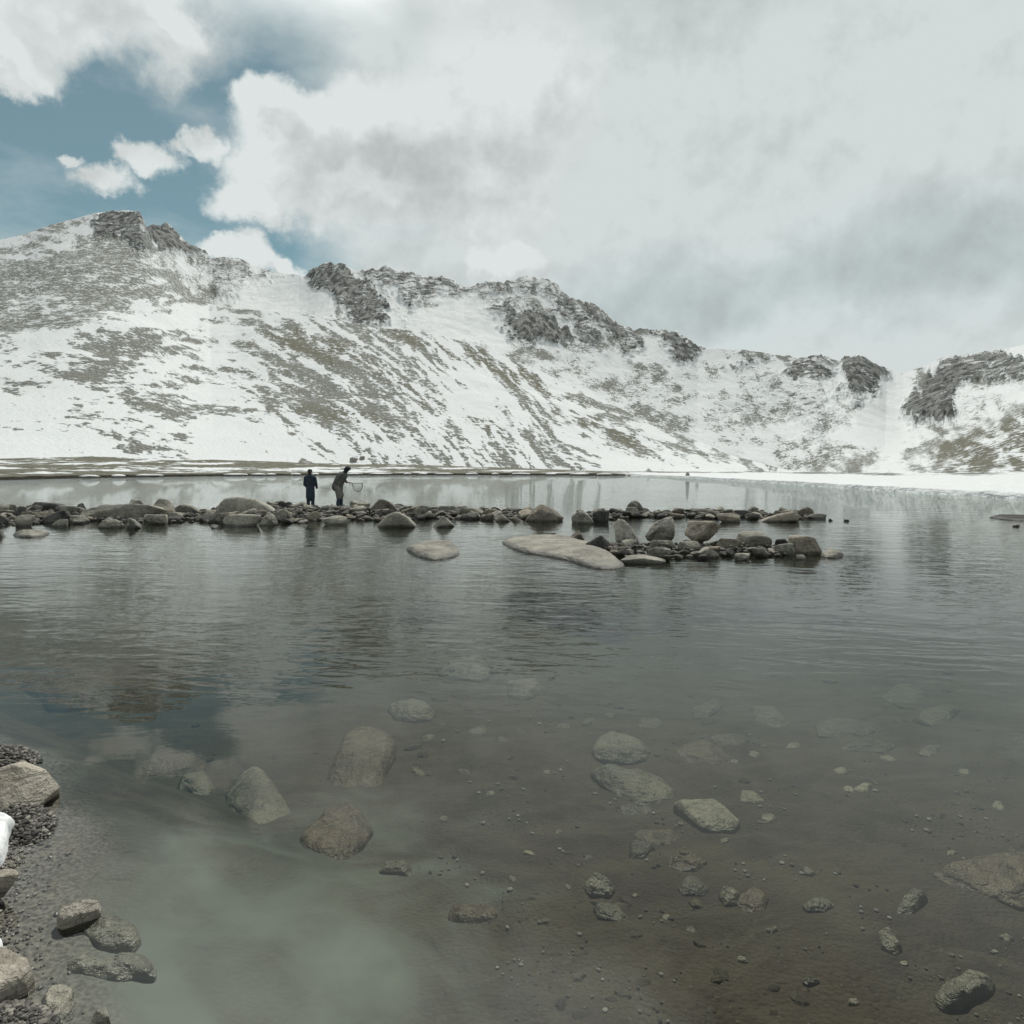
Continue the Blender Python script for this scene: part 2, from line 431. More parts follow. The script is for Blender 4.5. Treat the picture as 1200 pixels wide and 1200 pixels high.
EL = [  # hand-read patches on the near slope: x, y, rx, ry, tilt, bare(+)/snow(-), grass
    (330, 398, 70, 9, 6, .45, .8), (372, 412, 40, 12, 10, .5, 1), (300, 432, 60, 10, 5, .3, .5), (280, 378, 55, 8, 3, .35, .4),
    (470, 394, 50, 7, 12, .5, .9), (530, 412, 60, 6, 20, .55, 1), (600, 440, 70, 8, 26, .55, 1), (670, 476, 60, 9, 30, .5, .9), (720, 505, 50, 7, 28, .45, .7),
    (440, 425, 60, 12, 22, .35, .3), (470, 455, 60, 10, 25, .4, .4), (380, 465, 80, 8, 8, .35, .4), (340, 482, 60, 8, 6, .35, .5), (430, 492, 70, 7, 10, .4, .6),
    (540, 490, 70, 10, 20, .45, .4), (600, 515, 60, 9, 22, .45, .4), (640, 495, 60, 10, 25, .4, .3), (560, 450, 40, 8, 30, .3, .5), (520, 525, 60, 6, 10, .3, .3),
    (230, 447, 70, 9, 3, .35, .2), (160, 470, 70, 8, 3, .25, .1), (120, 420, 60, 10, -8, .25, .1), (60, 445, 60, 9, -8, .25, .1), (210, 490, 60, 6, 8, .22, .1), (90, 490, 50, 6, 3, .15, 0),
    (190, 398, 60, 10, -6, .35, .3), (300, 505, 60, 5, 5, .15, 0),
    (800, 505, 70, 5, 24, .35, .2), (850, 530, 60, 5, 24, .3, .2), (760, 465, 70, 6, 26, .3, .4), (820, 488, 70, 5, 26, .3, .1), (700, 520, 50, 6, 20, .25, .3), (760, 530, 60, 4, 20, .2, .1),
    (200, 375, 45, 10, -12, -.6, 0), (170, 358, 30, 6, -14, -.6, 0), (80, 395, 70, 8, -10, -.5, 0), (20, 415, 50, 10, -12, -.4, 0), (100, 510, 120, 18, 0, -.2, 0), (60, 460, 60, 8, -5, -.3, 0),
    (250, 470, 50, 7, 5, -.3, 0), (430, 520, 120, 10, 3, -.1, 0), (440, 405, 50, 8, 20, -.3, 0), (500, 445, 50, 8, 28, -.35, 0), (580, 465, 60, 8, 30, -.4, 0), (640, 440, 40, 6, 30, -.3, 0),
    (790, 545, 90, 8, 12, -.4, 0), (720, 540, 80, 7, 8, -.3, 0), (260, 455, 45, 7, -5, -.3, 0), (330, 372, 45, 5, 4, -.5, 0), (240, 366, 30, 5, 4, -.5, 0), (230, 525, 200, 14, 0, -.1, 0),
    (100, 267, 18, 5, -35, -.9, 0), (75, 288, 18, 3, -10, -.7, 0), (20, 300, 18, 3, -8, -.7, 0), (10, 284, 20, 3, -8, -.6, 0), (65, 280, 16, 4, -30, -.5, 0)]
for (x, y, rx, ry, a, v, gr) in EL:
    c_, s_ = math.cos(math.radians(a)), math.sin(math.radians(a))
    dx, dy = WX - x, WY - y
    q = ((dx * c_ + dy * s_) / rx) ** 2 + ((-dx * s_ + dy * c_) / ry) ** 2
    w_ = np.exp(-q * 0.9)
    cf += (0.36 if v > 0 else 1.0) * v * w_ * front
    if v > 0: grass += gr * w_ * front
cap = sstep(-3, 5, poly_sd([(108, 262), (112, 254), (130, 244), (163, 243), (176, 262), (182, 292), (168, 292), (152, 278), (130, 282), (110, 276)], WX, WY))
cf = np.where(bsm > .5, cf, .44 + (cf - .40) * 1.25)
cf = np.where(cf > .54, .54 + (cf - .54) * .30, cf)
cover = np.where(front, cf, 0)
crag = np.maximum(crag, np.where(front, cap * 0.85, 0))
# ---- the far valley floor and the right hand slope (beyond x ~ 960)
rt = sstep(930, 1000, PX)
# ---- back wall
RY = project(Yb * T, Yb, zb)[1][None, :]
near_r = np.exp(-np.clip(PY - RY, 0, 400) / 34.0)
ribs = fbm2((PX - (PY - RY) * np.interp(PX, [240, 500, 700, 1000, 1060, 1200], [.1, .3, .6, .5, -.2, -.5])) / 8, PY / 70, 4, 33, 0.6)
b1 = fbm2(PX / 42, PY / 16, 4, 31); b2 = fbm2((PX + PY * 0.5) / 14, (PY - PX * .3) / 9, 3, 32)
cb_ = 0.08 + 0.8 * (b1 - 0.48) + 0.75 * (b2 - 0.46)
cb_ += np.interp(PX, [240, 330, 420, 700, 800, 960, 1040, 1080, 1200], [.10, .0, .14, .17, .16, .18, .0, .16, .18])
cb_ += near_r * (1.5 * (ribs - 0.5) + 0.10) * (1 - np.exp(-((PX - 1055) / 22.0) ** 2))
CL = [([(168, 262), (185, 258), (203, 262), (217, 277), (232, 286), (247, 296), (249, 304), (225, 304), (205, 301), (188, 300), (172, 290)], 1.0),
      ([(236, 304), (262, 298), (284, 302), (300, 312), (320, 317), (340, 321), (318, 330), (292, 330), (276, 352), (252, 347), (240, 325)], .50),
      ([(357, 320), (372, 308), (386, 304), (404, 305), (420, 318), (432, 335), (452, 360), (465, 382), (440, 386), (416, 376), (400, 358), (384, 345), (360, 334)], .92),
      ([(424, 312), (448, 308), (465, 312), (484, 313), (505, 322), (533, 325), (546, 336), (562, 345), (550, 353), (525, 349), (500, 351), (490, 362), (478, 374), (458, 350), (440, 332)], .72),
      ([(545, 334), (590, 326), (617, 320), (640, 323), (657, 338), (667, 357), (642, 350), (612, 345), (582, 345), (560, 346)], .62),
      ([(600, 372), (622, 362), (652, 375), (667, 395), (658, 403), (630, 407), (605, 399), (592, 390)], .95),
      ([(563, 364), (600, 352), (613, 368), (596, 376), (572, 372)], .75),
      ([(655, 338), (675, 350), (692, 372), (707, 396), (690, 404), (668, 386), (650, 358)], .78),
      ([(672, 346), (694, 350), (710, 362), (729, 378), (748, 400), (757, 414), (735, 416), (712, 396), (692, 375)], .80),
      ([(728, 378), (770, 382), (768, 392), (740, 388)], .8),
      ([(765, 384), (792, 386), (808, 394), (822, 410), (815, 420), (795, 424), (776, 407)], .95),
      ([(862, 414), (870, 406), (880, 412), (884, 424), (874, 428)], .85), ([(878, 408), (894, 411), (902, 421), (890, 420)], .85),
      ([(914, 442), (935, 418), (950, 411), (978, 418), (976, 440), (962, 452), (925, 446)], .80),
      ([(982, 424), (990, 414), (1007, 412), (1027, 421), (1042, 434), (1037, 450), (1022, 462), (1005, 459), (987, 446)], 1.0),
      ([(974, 445), (990, 450), (996, 466), (980, 472)], .8), ([(1000, 455), (1020, 462), (1012, 476), (1002, 472)], .7),
      ([(1064, 474), (1075, 455), (1095, 440), (1115, 438), (1122, 452), (1116, 470), (1122, 490), (1100, 494), (1080, 490), (1066, 492)], 1.0),
      ([(1088, 438), (1105, 424), (1122, 414), (1165, 414), (1215, 424), (1215, 450), (1165, 450), (1142, 446), (1124, 455), (1110, 445)], .82),
      ([(880, 440), (960, 440), (985, 490), (960, 520), (920, 480)], .45)]
for pts, v in CL:
    sd_ = poly_sd(pts, WX, WY)
    crag = np.maximum(crag, np.where(back, v * sstep(-5.0, 6.0, sd_), 0))
SN = [([(440, 330), (452, 345), (470, 372), (495, 382), (480, 360), (460, 335)], 1), ([(315, 322), (350, 322), (375, 345), (395, 372), (320, 366), (290, 355)], .9),
      ([(515, 352), (560, 348), (590, 378), (600, 410), (560, 405), (505, 390), (490, 375)], .8), ([(1035, 440), (1060, 440), (1075, 445), (1062, 480), (1065, 520), (1010, 520), (1000, 490), (1030, 470)], 1),
      ([(1172, 408), (1215, 398), (1215, 422), (1185, 420)], 1), ([(820, 412), (860, 414), (855, 425), (825, 420)], .8), ([(900, 418), (925, 422), (915, 435), (895, 428)], .9), ([(972, 425), (982, 425), (985, 470), (975, 490), (968, 470), (974, 445)], .8)]
for pts, v in SN:
    m_ = v * sstep(-3, 5, poly_sd(pts, WX, WY))
    cb_ -= 0.55 * m_ * back
    crag *= 1 - m_ * back
slopeR = sstep(0, 30, poly_sd([(1075, 545), (1085, 510), (1110, 490), (1150, 480), (1230, 470), (1300, 470), (1300, 570), (1200, 565), (1100, 562), (1070, 556)], WX, WY))
cb_ += slopeR * 0.24; grass += slopeR * 0.8
flo = np.exp(-((WX - 1010) / 50) ** 2 - ((WY - 548) / 14) ** 2)
cover = np.where(back, cb_, cover) + flo * 0.25
cover = np.where(front & (PX > 960), cb_ + slopeR * .0 + flo * 0.3, cover)
# ---- flat shore strip
fl = (GK == 2)
s1 = fbm2(PX / 60, PY / 2.6, 3, 41)
left_px = sstep(780, 690, PX)
stripL = 0.62 + 1.9 * (s1 - 0.47)
stripR = np.where(PY > 0, -0.2, 0) + sstep(0.42, 0.75, GU) * (0.75 + 1.0 * (s1 - 0.5))
cover = np.where(fl, stripL * left_px + stripR * (1 - left_px), cover)
cover = np.where(fl & (GU < 0.10), cover * (1 - left_px) + left_px * 1.2, cover)
grass = np.where(fl, 1.4 * left_px + grass * (1 - left_px), grass)
peat = np.where(GK <= 1, 1.0, 0) * left_px
peat = np.maximum(peat, np.where(fl & (GU < 0.02), left_px, 0))
cover = np.where(GK <= 1, 1.3 * left_px - 0.3 * (1 - left_px), cover)
cover = np.where(GK >= 6, 0.3, cover)
# ---- relief
amp = np.where(GK == 3, np.sin(np.pi * np.clip(GU, 0, 1)) ** 0.6, 0) + np.where(GK == 5, np.sin(np.pi * GU) ** 0.6, 0)
dist_f = GY / 700.0
relief = (fbm2(GX / 70, GY / 90, 4, 51) - 0.5) * 9 * amp * np.where(GK == 3, 0.8, 1.0)
relief += (fbm2(GX / 9, GY / 12, 3, 52) - 0.5) * 2.0 * dist_f * np.clip(amp, 0.25, 1) * (GK >= 3)
ridged = 1 - np.abs(2 * fbm2(GX / 24 + GZ / 70, GZ / 60, 4, 53, 0.5) - 1)
relief += crag * ((ridged - 0.6) * 13 + 3) * np.clip(amp, 0.0, 1)
relief += np.where((GK == 3) | (GK >= 5), crag * (fbm2(GX / 5.0, GZ / 14, 3, 54) - 0.5) * 4, 0)
relief += np.where(GK == 2, (fbm2(GX / 6, GY / 12, 3, 55) - 0.5) * 0.35 * np.minimum(GU * 2, 1), 0)
GZ2 = GZ + relief
v = np.stack([GX, GY, GZ2], -1).reshape(-1, 3)

mm, nt, out = new_mat('snowy_hillside')
O = pos(nt)
ox, oy, oz = sep(nt, O)
cov = attr(nt, 'cover'); crg = attr(nt, 'crag'); gra = attr(nt, 'grass'); pea = attr(nt, 'peat')
On = comb(nt, ox * 0.75, oy * 0.75, oz * 1.5 + (ox + 120.0).max(0.0) * 0.42)
f1 = noise(nt, On, 0.22, 5, 0.62)
f2 = noise(nt, On, 0.9, 4, 0.6)
vo = voro(nt, On, 0.55)
f3 = noise(nt, On, 0.45, 3, 0.6)
c1 = cov + (f1 - 0.5) * 1.0 + (f3 - 0.5) * 0.9 + (f2 - 0.5) * 0.9 + (vo - 0.5) * -0.3
dust = noise(nt, vmath(nt, 'MULTIPLY', O, (0.55, 0.55, 1.5)), 0.16, 7, 0.68)
chute = noise(nt, vmath(nt, 'MULTIPLY', O, (0.09, 0.02, 0.014)), 1.0, 4, 0.6)
c2 = crg * 1.55 + (dust - 0.5) * 3.4 + (f2 - 0.5) * 1.8 + (chute - 0.5) * -1.6 - 0.52
ground = c1.ss(0.43, 0.58).max(c2.ss(0.42, 0.62) * crg.ss(0.05, 0.3))
rk = noise(nt, On, 1.6, 5, 0.65)
rockc = mixc(nt, rk.ss(0.3, 0.72), (0.105, 0.111, 0.097), (0.35, 0.36, 0.318))
strat = noise(nt, vmath(nt, 'MULTIPLY', O, (0.35, 0.2, 0.10)), 0.5, 6, 0.65)
cragc = mixc(nt, strat.ss(0.40, 0.60), (0.055, 0.061, 0.060), (0.28, 0.29, 0.272))
grc = mixc(nt, noise(nt, O, 0.3, 5, 0.6).ss(0.3, 0.7), (0.105, 0.104, 0.068), (0.19, 0.182, 0.128))
gcol = mixc(nt, (gra * 1.0 + (f2 - 0.5) * 0.9).ss(0.25, 0.8) * 0.8, rockc, grc)
gcol = mixc(nt, crg.ss(0.2, 0.6), gcol, cragc)
gcol = mixc(nt, pea, gcol, mixc(nt, rk, (0.018, 0.016, 0.012), (0.05, 0.043, 0.03)))
snowc = mixc(nt, f1, (0.665, 0.695, 0.70), (0.735, 0.76, 0.762))
colr = mixc(nt, ground, snowc, gcol)
hgt = f2 * 0.6 + ground * (rk * 1.1 + vo.rsub(1.0) * 0.7) + crg * (strat * 5.0)
bsdf(nt, out, colr, 0.85, 0.2, bump(nt, hgt, 1.0, 0.8))
me = mesh_np('mountain', v, grid_faces(*GX.shape), mm)
set_attr(me, 'cover', cover); set_attr(me, 'crag', np.clip(crag, 0, 1)); set_attr(me, 'grass', np.clip(grass, 0, 1.5)); set_attr(me, 'peat', np.clip(peat, 0, 1))
tag(add_obj('mountain', me), kind='structure')

# ================================================================== LAKE BED
SX = np.array([0.0, 1.0, 1.75, 2.0, 2.3, 2.7, 3.05, 3.5, 4.0, 4.6, 6.0, 12.0, 60.0])
SV = -0.20 + np.array([-0.6, -1.0, -1.16, -1.42, -1.66, -1.88, -2.1, -2.65, -3.3, -4.3, -6.5, -18.0, -120.0])
def bed_z(X, Y):
    X = np.asarray(X, float); Y = np.asarray(Y, float)
    dep = np.interp(Y, [0, 1.6, 2.5, 4, 6, 10, 20, 40, 90], [0.16, 0.22, 0.34, 0.50, 0.72, 1.0, 1.4, 2.0, 2.6])
    s = np.interp(Y, SX, SV) - X                     # >0 on the beach side
    lip = np.clip(np.where(s > 0, s * 0.26, s * 0.07 - 0.12 * s * s), -5, 0.5)
    z = np.maximum(-dep, lip - 0.0)
    z = np.where(lip > -dep, lip, -dep)
    k = 0.12
    a, b = -dep, lip
    hh = np.clip(0.5 + 0.5 * (a - b) / k, 0, 1)
    z = b * (1 - hh) + a * hh + k * hh * (1 - hh)
    z = z + (fbm2(X * 1.1, Y * 1.1, 4, 61) - 0.5) * 0.16 * np.clip(dep * 2, .3, 1) * sstep(0.10, -0.4, s)
    z = z + (fbm2(X * 7, Y * 7, 3, 62) - 0.5) * 0.022
    # ground under the photographer
    z = z + sstep(1.2, -0.5, Y) * 0.45
    return z
Yr = np.concatenate([np.linspace(-3, 1.3, 16, endpoint=False), 1.3 * (110 / 1.3) ** np.linspace(0, 1, 420)])
Tb = np.linspace(-1, 1, 700)
BX = Tb[None, :] * (np.maximum(Yr, 1.3) * 1.25 + 1.5)[:, None]
BY = np.repeat(Yr[:, None], 700, 1)
BZ = bed_z(BX, BY)
mb, nt, out = new_mat('lake_bed')
O = pos(nt); bx, by, bz = sep(nt, O)
n1 = noise(nt, O, 1.3, 6, 0.6); n2 = noise(nt, O, 14, 5, 0.65); n3 = noise(nt, O, 60, 3, 0.6)
mud = mixc(nt, n1.ss(0.3, 0.7), (0.034, 0.0265, 0.0165), (0.076, 0.060, 0.038))
mud = mixc(nt, n2.ss(0.35, 0.75) * 0.6, mud, (0.038, 0.031, 0.022))
# milky patch in the bed colour, painting a cloud reflection and murky water
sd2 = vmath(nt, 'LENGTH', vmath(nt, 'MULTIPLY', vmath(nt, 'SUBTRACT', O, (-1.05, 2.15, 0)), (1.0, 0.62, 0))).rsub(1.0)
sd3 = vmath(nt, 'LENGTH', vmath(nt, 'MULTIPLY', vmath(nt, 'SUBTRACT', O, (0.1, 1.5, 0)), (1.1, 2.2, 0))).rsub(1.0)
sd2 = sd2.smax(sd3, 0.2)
milky_paint = (sd2 + (noise(nt, O, 1.3, 4, 0.5, 1.2) - 0.5) * 2.6).ss(-0.6, 1.05)
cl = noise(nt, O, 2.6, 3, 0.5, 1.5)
mud = mixc(nt, noise(nt, comb(nt, bx * 0.8 + by * 0.5, by * 1.4 - bx * 0.5, bz), 2.4, 6, 0.65, 0.8).ss(0.42, 0.62) * 0.6, mud, (0.092, 0.077, 0.051))
mud = mixc(nt, milky_paint, mud, mixc(nt, cl, (0.115, 0.130, 0.108), (0.178, 0.200, 0.168)))
speck = voro(nt, O, 38).ss(0.22, 0.12) * n2.ss(0.52, 0.6)
mud = mixc(nt, speck * 0.6, mud, (0.16, 0.15, 0.12))
gravel = mixc(nt, n3.ss(0.3, 0.7), (0.055, 0.05, 0.043), (0.24, 0.22, 0.185))
mud = mixc(nt, bz.ss(-0.06, 0.0), mud, gravel)
bsdf(nt, out, mud, 0.8, 0.3, bump(nt, (n2 * 0.02 + n3 * 0.012 + voro(nt, O, 45) * -0.012) * milky_paint.lin(0, 1, 1.0, 0.06), 1.0, 0.8))
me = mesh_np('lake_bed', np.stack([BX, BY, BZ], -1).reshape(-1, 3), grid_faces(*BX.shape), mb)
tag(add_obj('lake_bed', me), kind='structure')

# land far to the sides and behind, one wide sheet under everything
gm, nt, out = new_mat('far_ground')
bsdf(nt, out, mixc(nt, noise(nt, pos(nt), 0.05, 5), (0.08, 0.075, 0.055), (0.3, 0.3, 0.28)), 0.9, 0.1)
me = mesh_np('ground', [(-4000, -4000, -4.5), (4000, -4000, -4.5), (4000, 4000, -4.5), (-4000, 4000, -4.5)], np.array([[0, 1, 2, 3]]), gm)
tag(add_obj('ground', me), kind='structure')

# ================================================================== WATER
mw, nt, out = new_mat('lake_water')
O = pos(nt); wx, wy, wz = sep(nt, O)
rip = noise(nt, comb(nt, wx * 0.25, wy * 0.5, 0.0), 0.5, 3, 0.5).ss(0.30, 0.62)   # gusts
calm = wy.ss(3.3, 6.0)
far = wy.ss(18.0, 27.0)                                # the lake beyond the jetty is ruffled
EPS = 0.012
def height(dx, dy):
    X_, Y_ = wx + dx, wy + dy
    def skew(a, sxv, syv):
        c_, s_ = math.cos(a), math.sin(a)
        return comb(nt, (X_ * c_ + Y_ * s_) * sxv, (X_ * -s_ + Y_ * c_) * syv, 0.0)
    r1 = noise(nt, skew(-0.12, 1.7, 3.5), 1.5, 2, 0.5, 0.3)
    r2 = noise(nt, skew(0.10, 2.2, 4.6), 4.2, 2, 0.5)
    r3 = noise(nt, skew(-0.25, 1.3, 3.2), 0.45, 1, 0.5)
    crest = (noise(nt, skew(-0.22, 0.8, 2.6), 1.3, 1, 0.5, 0.4) * 2.0 - 1.0)._m('ABSOLUTE').rsub(1.0).pow(3.0)
    return ((r1 * 0.0070 + r2 * 0.0014 + crest * 0.0022) * (calm * (rip * 0.7 + 0.45)) + r3 * 0.010 * calm
            + (r1 * 0.017 + r2 * 0.006 + r3 * 0.03) * far + r2 * 0.00012)
h0, hx, hy = height(0.0, 0.0), height(EPS, 0.0), height(0.0, EPS)
nrm = vmath(nt, 'NORMALIZE', comb(nt, (h0 - hx) * (1 / EPS), (h0 - hy) * (1 / EPS), 1.0))
fr = nt.nodes.new('ShaderNodeFresnel'); fr.inputs['IOR'].default_value = 1.34; put(nt, fr.inputs['Normal'], nrm)
gl = nt.nodes.new('ShaderNodeBsdfGlossy'); gl.inputs['Roughness'].default_value = 0.015; put(nt, gl.inputs['Normal'], nrm)
gl.inputs['Color'].default_value = (0.96, 0.99, 0.98, 1)
tr = nt.nodes.new('ShaderNodeBsdfTransparent'); tr.inputs['Color'].default_value = (0.95, 0.97, 0.96, 1)
mx = nt.nodes.new('ShaderNodeMixShader')
nt.links.new(fr.outputs[0], mx.inputs[0]); nt.links.new(tr.outputs[0], mx.inputs[1]); nt.links.new(gl.outputs[0], mx.inputs[2])
nt.links.new(mx.outputs[0], out.inputs['Surface'])
vs = nt.nodes.new('ShaderNodeVolumeScatter'); vs.inputs['Color'].default_value = (0.72, 0.80, 0.75, 1); vs.inputs['Density'].default_value = 0.018
va = nt.nodes.new('ShaderNodeVolumeAbsorption'); va.inputs['Color'].default_value = (0.69, 0.72, 0.62, 1); va.inputs['Density'].default_value = 0.62
ad = nt.nodes.new('ShaderNodeAddShader')
nt.links.new(vs.outputs[0], ad.inputs[0]); nt.links.new(va.outputs[0], ad.inputs[1]); nt.links.new(ad.outputs[0], out.inputs['Volume'])
mw.cycles.homogeneous_volume = True
x0, x1, y0, y1, z0 = -420, 420, -60, 330, -4.2
vv = [(x0, y0, 0), (x1, y0, 0), (x1, y1, 0), (x0, y1, 0), (x0, y0, z0), (x1, y0, z0), (x1, y1, z0), (x0, y1, z0)]
ff = np.array([[0, 1, 2, 3], [7, 6, 5, 4], [0, 4, 5, 1], [1, 5, 6, 2], [2, 6, 7, 3], [3, 7, 4, 0]])
tag(add_obj('water', mesh_np('water', vv, ff, mw, smooth=False)), kind='structure')

# ================================================================== ROCKS
def rock_material(name, dark, light, wet=1.0, lich=0.3, milky_paint=False):
    m, nt, out = new_mat(name)
    oi = nt.nodes.new('ShaderNodeObjectInfo')
    Oc = coord(nt, 'Object')
    off = comb(nt, E(nt, oi.outputs['Random']) * 37.0, E(nt, oi.outputs['Random']) * 91.0, 0.0)
    Oc = vmath(nt, 'ADD', Oc, off)
    Pz = sep(nt, pos(nt))[2]
    a = noise(nt, Oc, 2.2, 6, 0.6); b = noise(nt, Oc, 14, 5, 0.65); c = noise(nt, Oc, 70, 3, 0.6)
    vein = noise(nt, vmath(nt, 'MULTIPLY', Oc, (1, 1, 4)), 3.5, 5, 0.6, 1.2)
    col = mixc(nt, (a * 0.55 + b * 0.45).ss(0.34, 0.66), dark, light)
    col = mixc(nt, vein.ss(0.56, 0.66) * 0.45, col, tuple(x * 0.45 for x in dark))
    col = mixc(nt, c.ss(0.55, 0.72) * 0.55, col, (0.045, 0.043, 0.04))
    col = mixc(nt, c.ss(0.42, 0.28) * 0.45, col, tuple(min(1, x * 1.5) for x in light))
    col = mixc(nt, b.ss(0.58, 0.70) * lich, col, (0.085, 0.08, 0.06))
    col = mixc(nt, 1.0, col, E(nt, oi.outputs['Color']), 'MULTIPLY')
    wl = (Pz + (a - 0.5) * 0.10).ss(0.085, 0.03)              # dark wet band at the waterline
    col = mixc(nt, wl * 0.62 * wet, col, (0.028, 0.027, 0.024))
    rg = wl.lin(0, 1, 0.85, 0.38)
    if milky_paint:                                           # pale tone by depth, painting the fade into murky water
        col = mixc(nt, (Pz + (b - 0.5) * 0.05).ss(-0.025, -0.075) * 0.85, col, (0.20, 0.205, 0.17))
    bsdf(nt, out, col, rg, 0.35, bump(nt, a * 0.06 + b * 0.034 + c * 0.007 + vein * 0.05, 1.0, 0.9))
    return m
M_GREY = rock_material('grey_granite', (0.070, 0.069, 0.060), (0.43, 0.415, 0.350))
M_PALE = rock_material('pale_granite', (0.25, 0.24, 0.20), (0.55, 0.53, 0.445), lich=0.15)
M_DARK = rock_material('dark_stone', (0.030, 0.032, 0.032), (0.125, 0.122, 0.112))
M_BROWN = rock_material('brown_granite', (0.11, 0.098, 0.076), (0.41, 0.37, 0.30))
M_SUNK = rock_material('silted_stone', (0.085, 0.078, 0.056), (0.23, 0.212, 0.156), wet=0.0, lich=0.2)
M_SUNKB = rock_material('brown_sunken_stone', (0.055, 0.042, 0.028), (0.150, 0.118, 0.080), wet=0.0, lich=0.2)
M_NEAR = rock_material('near_granite', (0.22, 0.195, 0.155), (0.52, 0.48, 0.40), wet=0.6, lich=0.35)
M_WET = rock_material('wet_mossy_stone', (0.10, 0.096, 0.074), (0.34, 0.325, 0.26), wet=0.35, lich=0.5, milky_paint=True)
MATS = dict(g=M_GREY, p=M_PALE, d=M_DARK, b=M_BROWN, s=M_SUNK, sb=M_SUNKB, n=M_NEAR, w=M_WET)

def rock_shape(seed, sub=4, planes=15, power=14, rough=0.05, block=False):
    r = np.random.RandomState(seed)
    d, f = ico(sub)
    nrm = r.normal(size=(planes, 3)); nrm /= np.linalg.norm(nrm, axis=1)[:, None]
    nrm = np.vstack([nrm, [[0, 0, -1], [0, 0.1, 1]]])
    ds = r.uniform(0.62, 1.0, len(nrm))
    if block:                                          # squared-off, joint-bounded granite
        ax = np.array([[1, 0, 0], [-1, 0, 0], [0, 1, 0], [0, -1, -.25], [0, 0, 1], [0, 0, -1]], float)
        ax[:5] += r.normal(scale=.14, size=(5, 3)); ax /= np.linalg.norm(ax, axis=1)[:, None]
        ex = r.normal(size=(6, 3)); ex /= np.linalg.norm(ex, axis=1)[:, None]
        nrm = np.vstack([ax, ex]); ds = np.concatenate([np.full(6, .75), r.uniform(.86, 1.1, 6)])
    val = np.clip(d @ nrm.T / ds[None, :], 1e-4, None)
    rad = (val ** power).sum(1) ** (-1.0 / power)
    rad = np.minimum(rad, 1.7)
    q = d * 1.7 + seed * 3.1
    rad = rad * (1 + rough * 2 * (fbm3(q, 3, seed) - 0.5) + rough * 0.9 * (fbm3(q * 5, 3, seed + 9) - 0.5))
    v = d * rad[:, None]
    lo, hi = v.min(0), v.max(0)
    return (v - (lo + hi) / 2) / ((hi - lo) / 2), f

def prof_apply(v, prof):
    if prof:
        p = np.array(prof, float)
        k = np.interp(v[:, 0], p[:, 0], p[:, 1])
        v = v.copy(); zz = (v[:, 2] + 1) / 2
        v[:, 2] = zz * k * 2 - 1
    return v

ROCKN = [0]
def stone(label, x0, x1, yt, yb, mat='g', seed=None, deep=0.8, prof=None, lift=0.0, sub=4, planes=11, power=38, rough=0.07,
          sink=0.45, rz=0.0, group=None, name='boulder', cat='boulder', tint=1.0, tilt=0.0, zb=0.0, block=False):
    """a boulder whose foot meets the water (or height zb) at picture row yb and whose top shows at yt"""
    ROCKN[0] += 1
    seed = seed if seed is not None else 100 + ROCKN[0]
    xm = (x0 + x1) / 2
    _, Yfr = on_plane(xm, yb, zb)
    w = (x1 - x0) / F * Yfr
    dep = w * deep
    Yc_ = Yfr + dep * 0.5
    t, e = te(xm, yb)
    tt, et = te(xm, yt)
    w *= Yc_ / Yfr
    zt = max(H + float(et) * Yc_, zb + 0.05)
    h = zt - zb
    full_h = h * (1 + sink)
    vv, f = rock_shape(seed, sub, planes, max(power, 26) if block else power, rough, block)
    if tilt:
        c_, s_ = math.cos(tilt), math.sin(tilt)
        vv = np.stack([vv[:, 0] * c_ + vv[:, 2] * s_, vv[:, 1], -vv[:, 0] * s_ + vv[:, 2] * c_], 1)
        vv = vv / np.abs(vv).max(0)
    vv = prof_apply(vv, prof)
    vv = vv * np.array([w / 2, dep / 2, full_h / 2])
    o = add_obj(name, mesh_np(name, vv, f, MATS[mat]), loc=(float(t) * Yc_, Yc_, zt - full_h / 2 + lift))
    o.rotation_euler.z = rz
    tv = tint * rnd.uniform(0.92, 1.08)
    o.color = (tv, tv, tv, 1)
    return tag(o, label, cat, group)

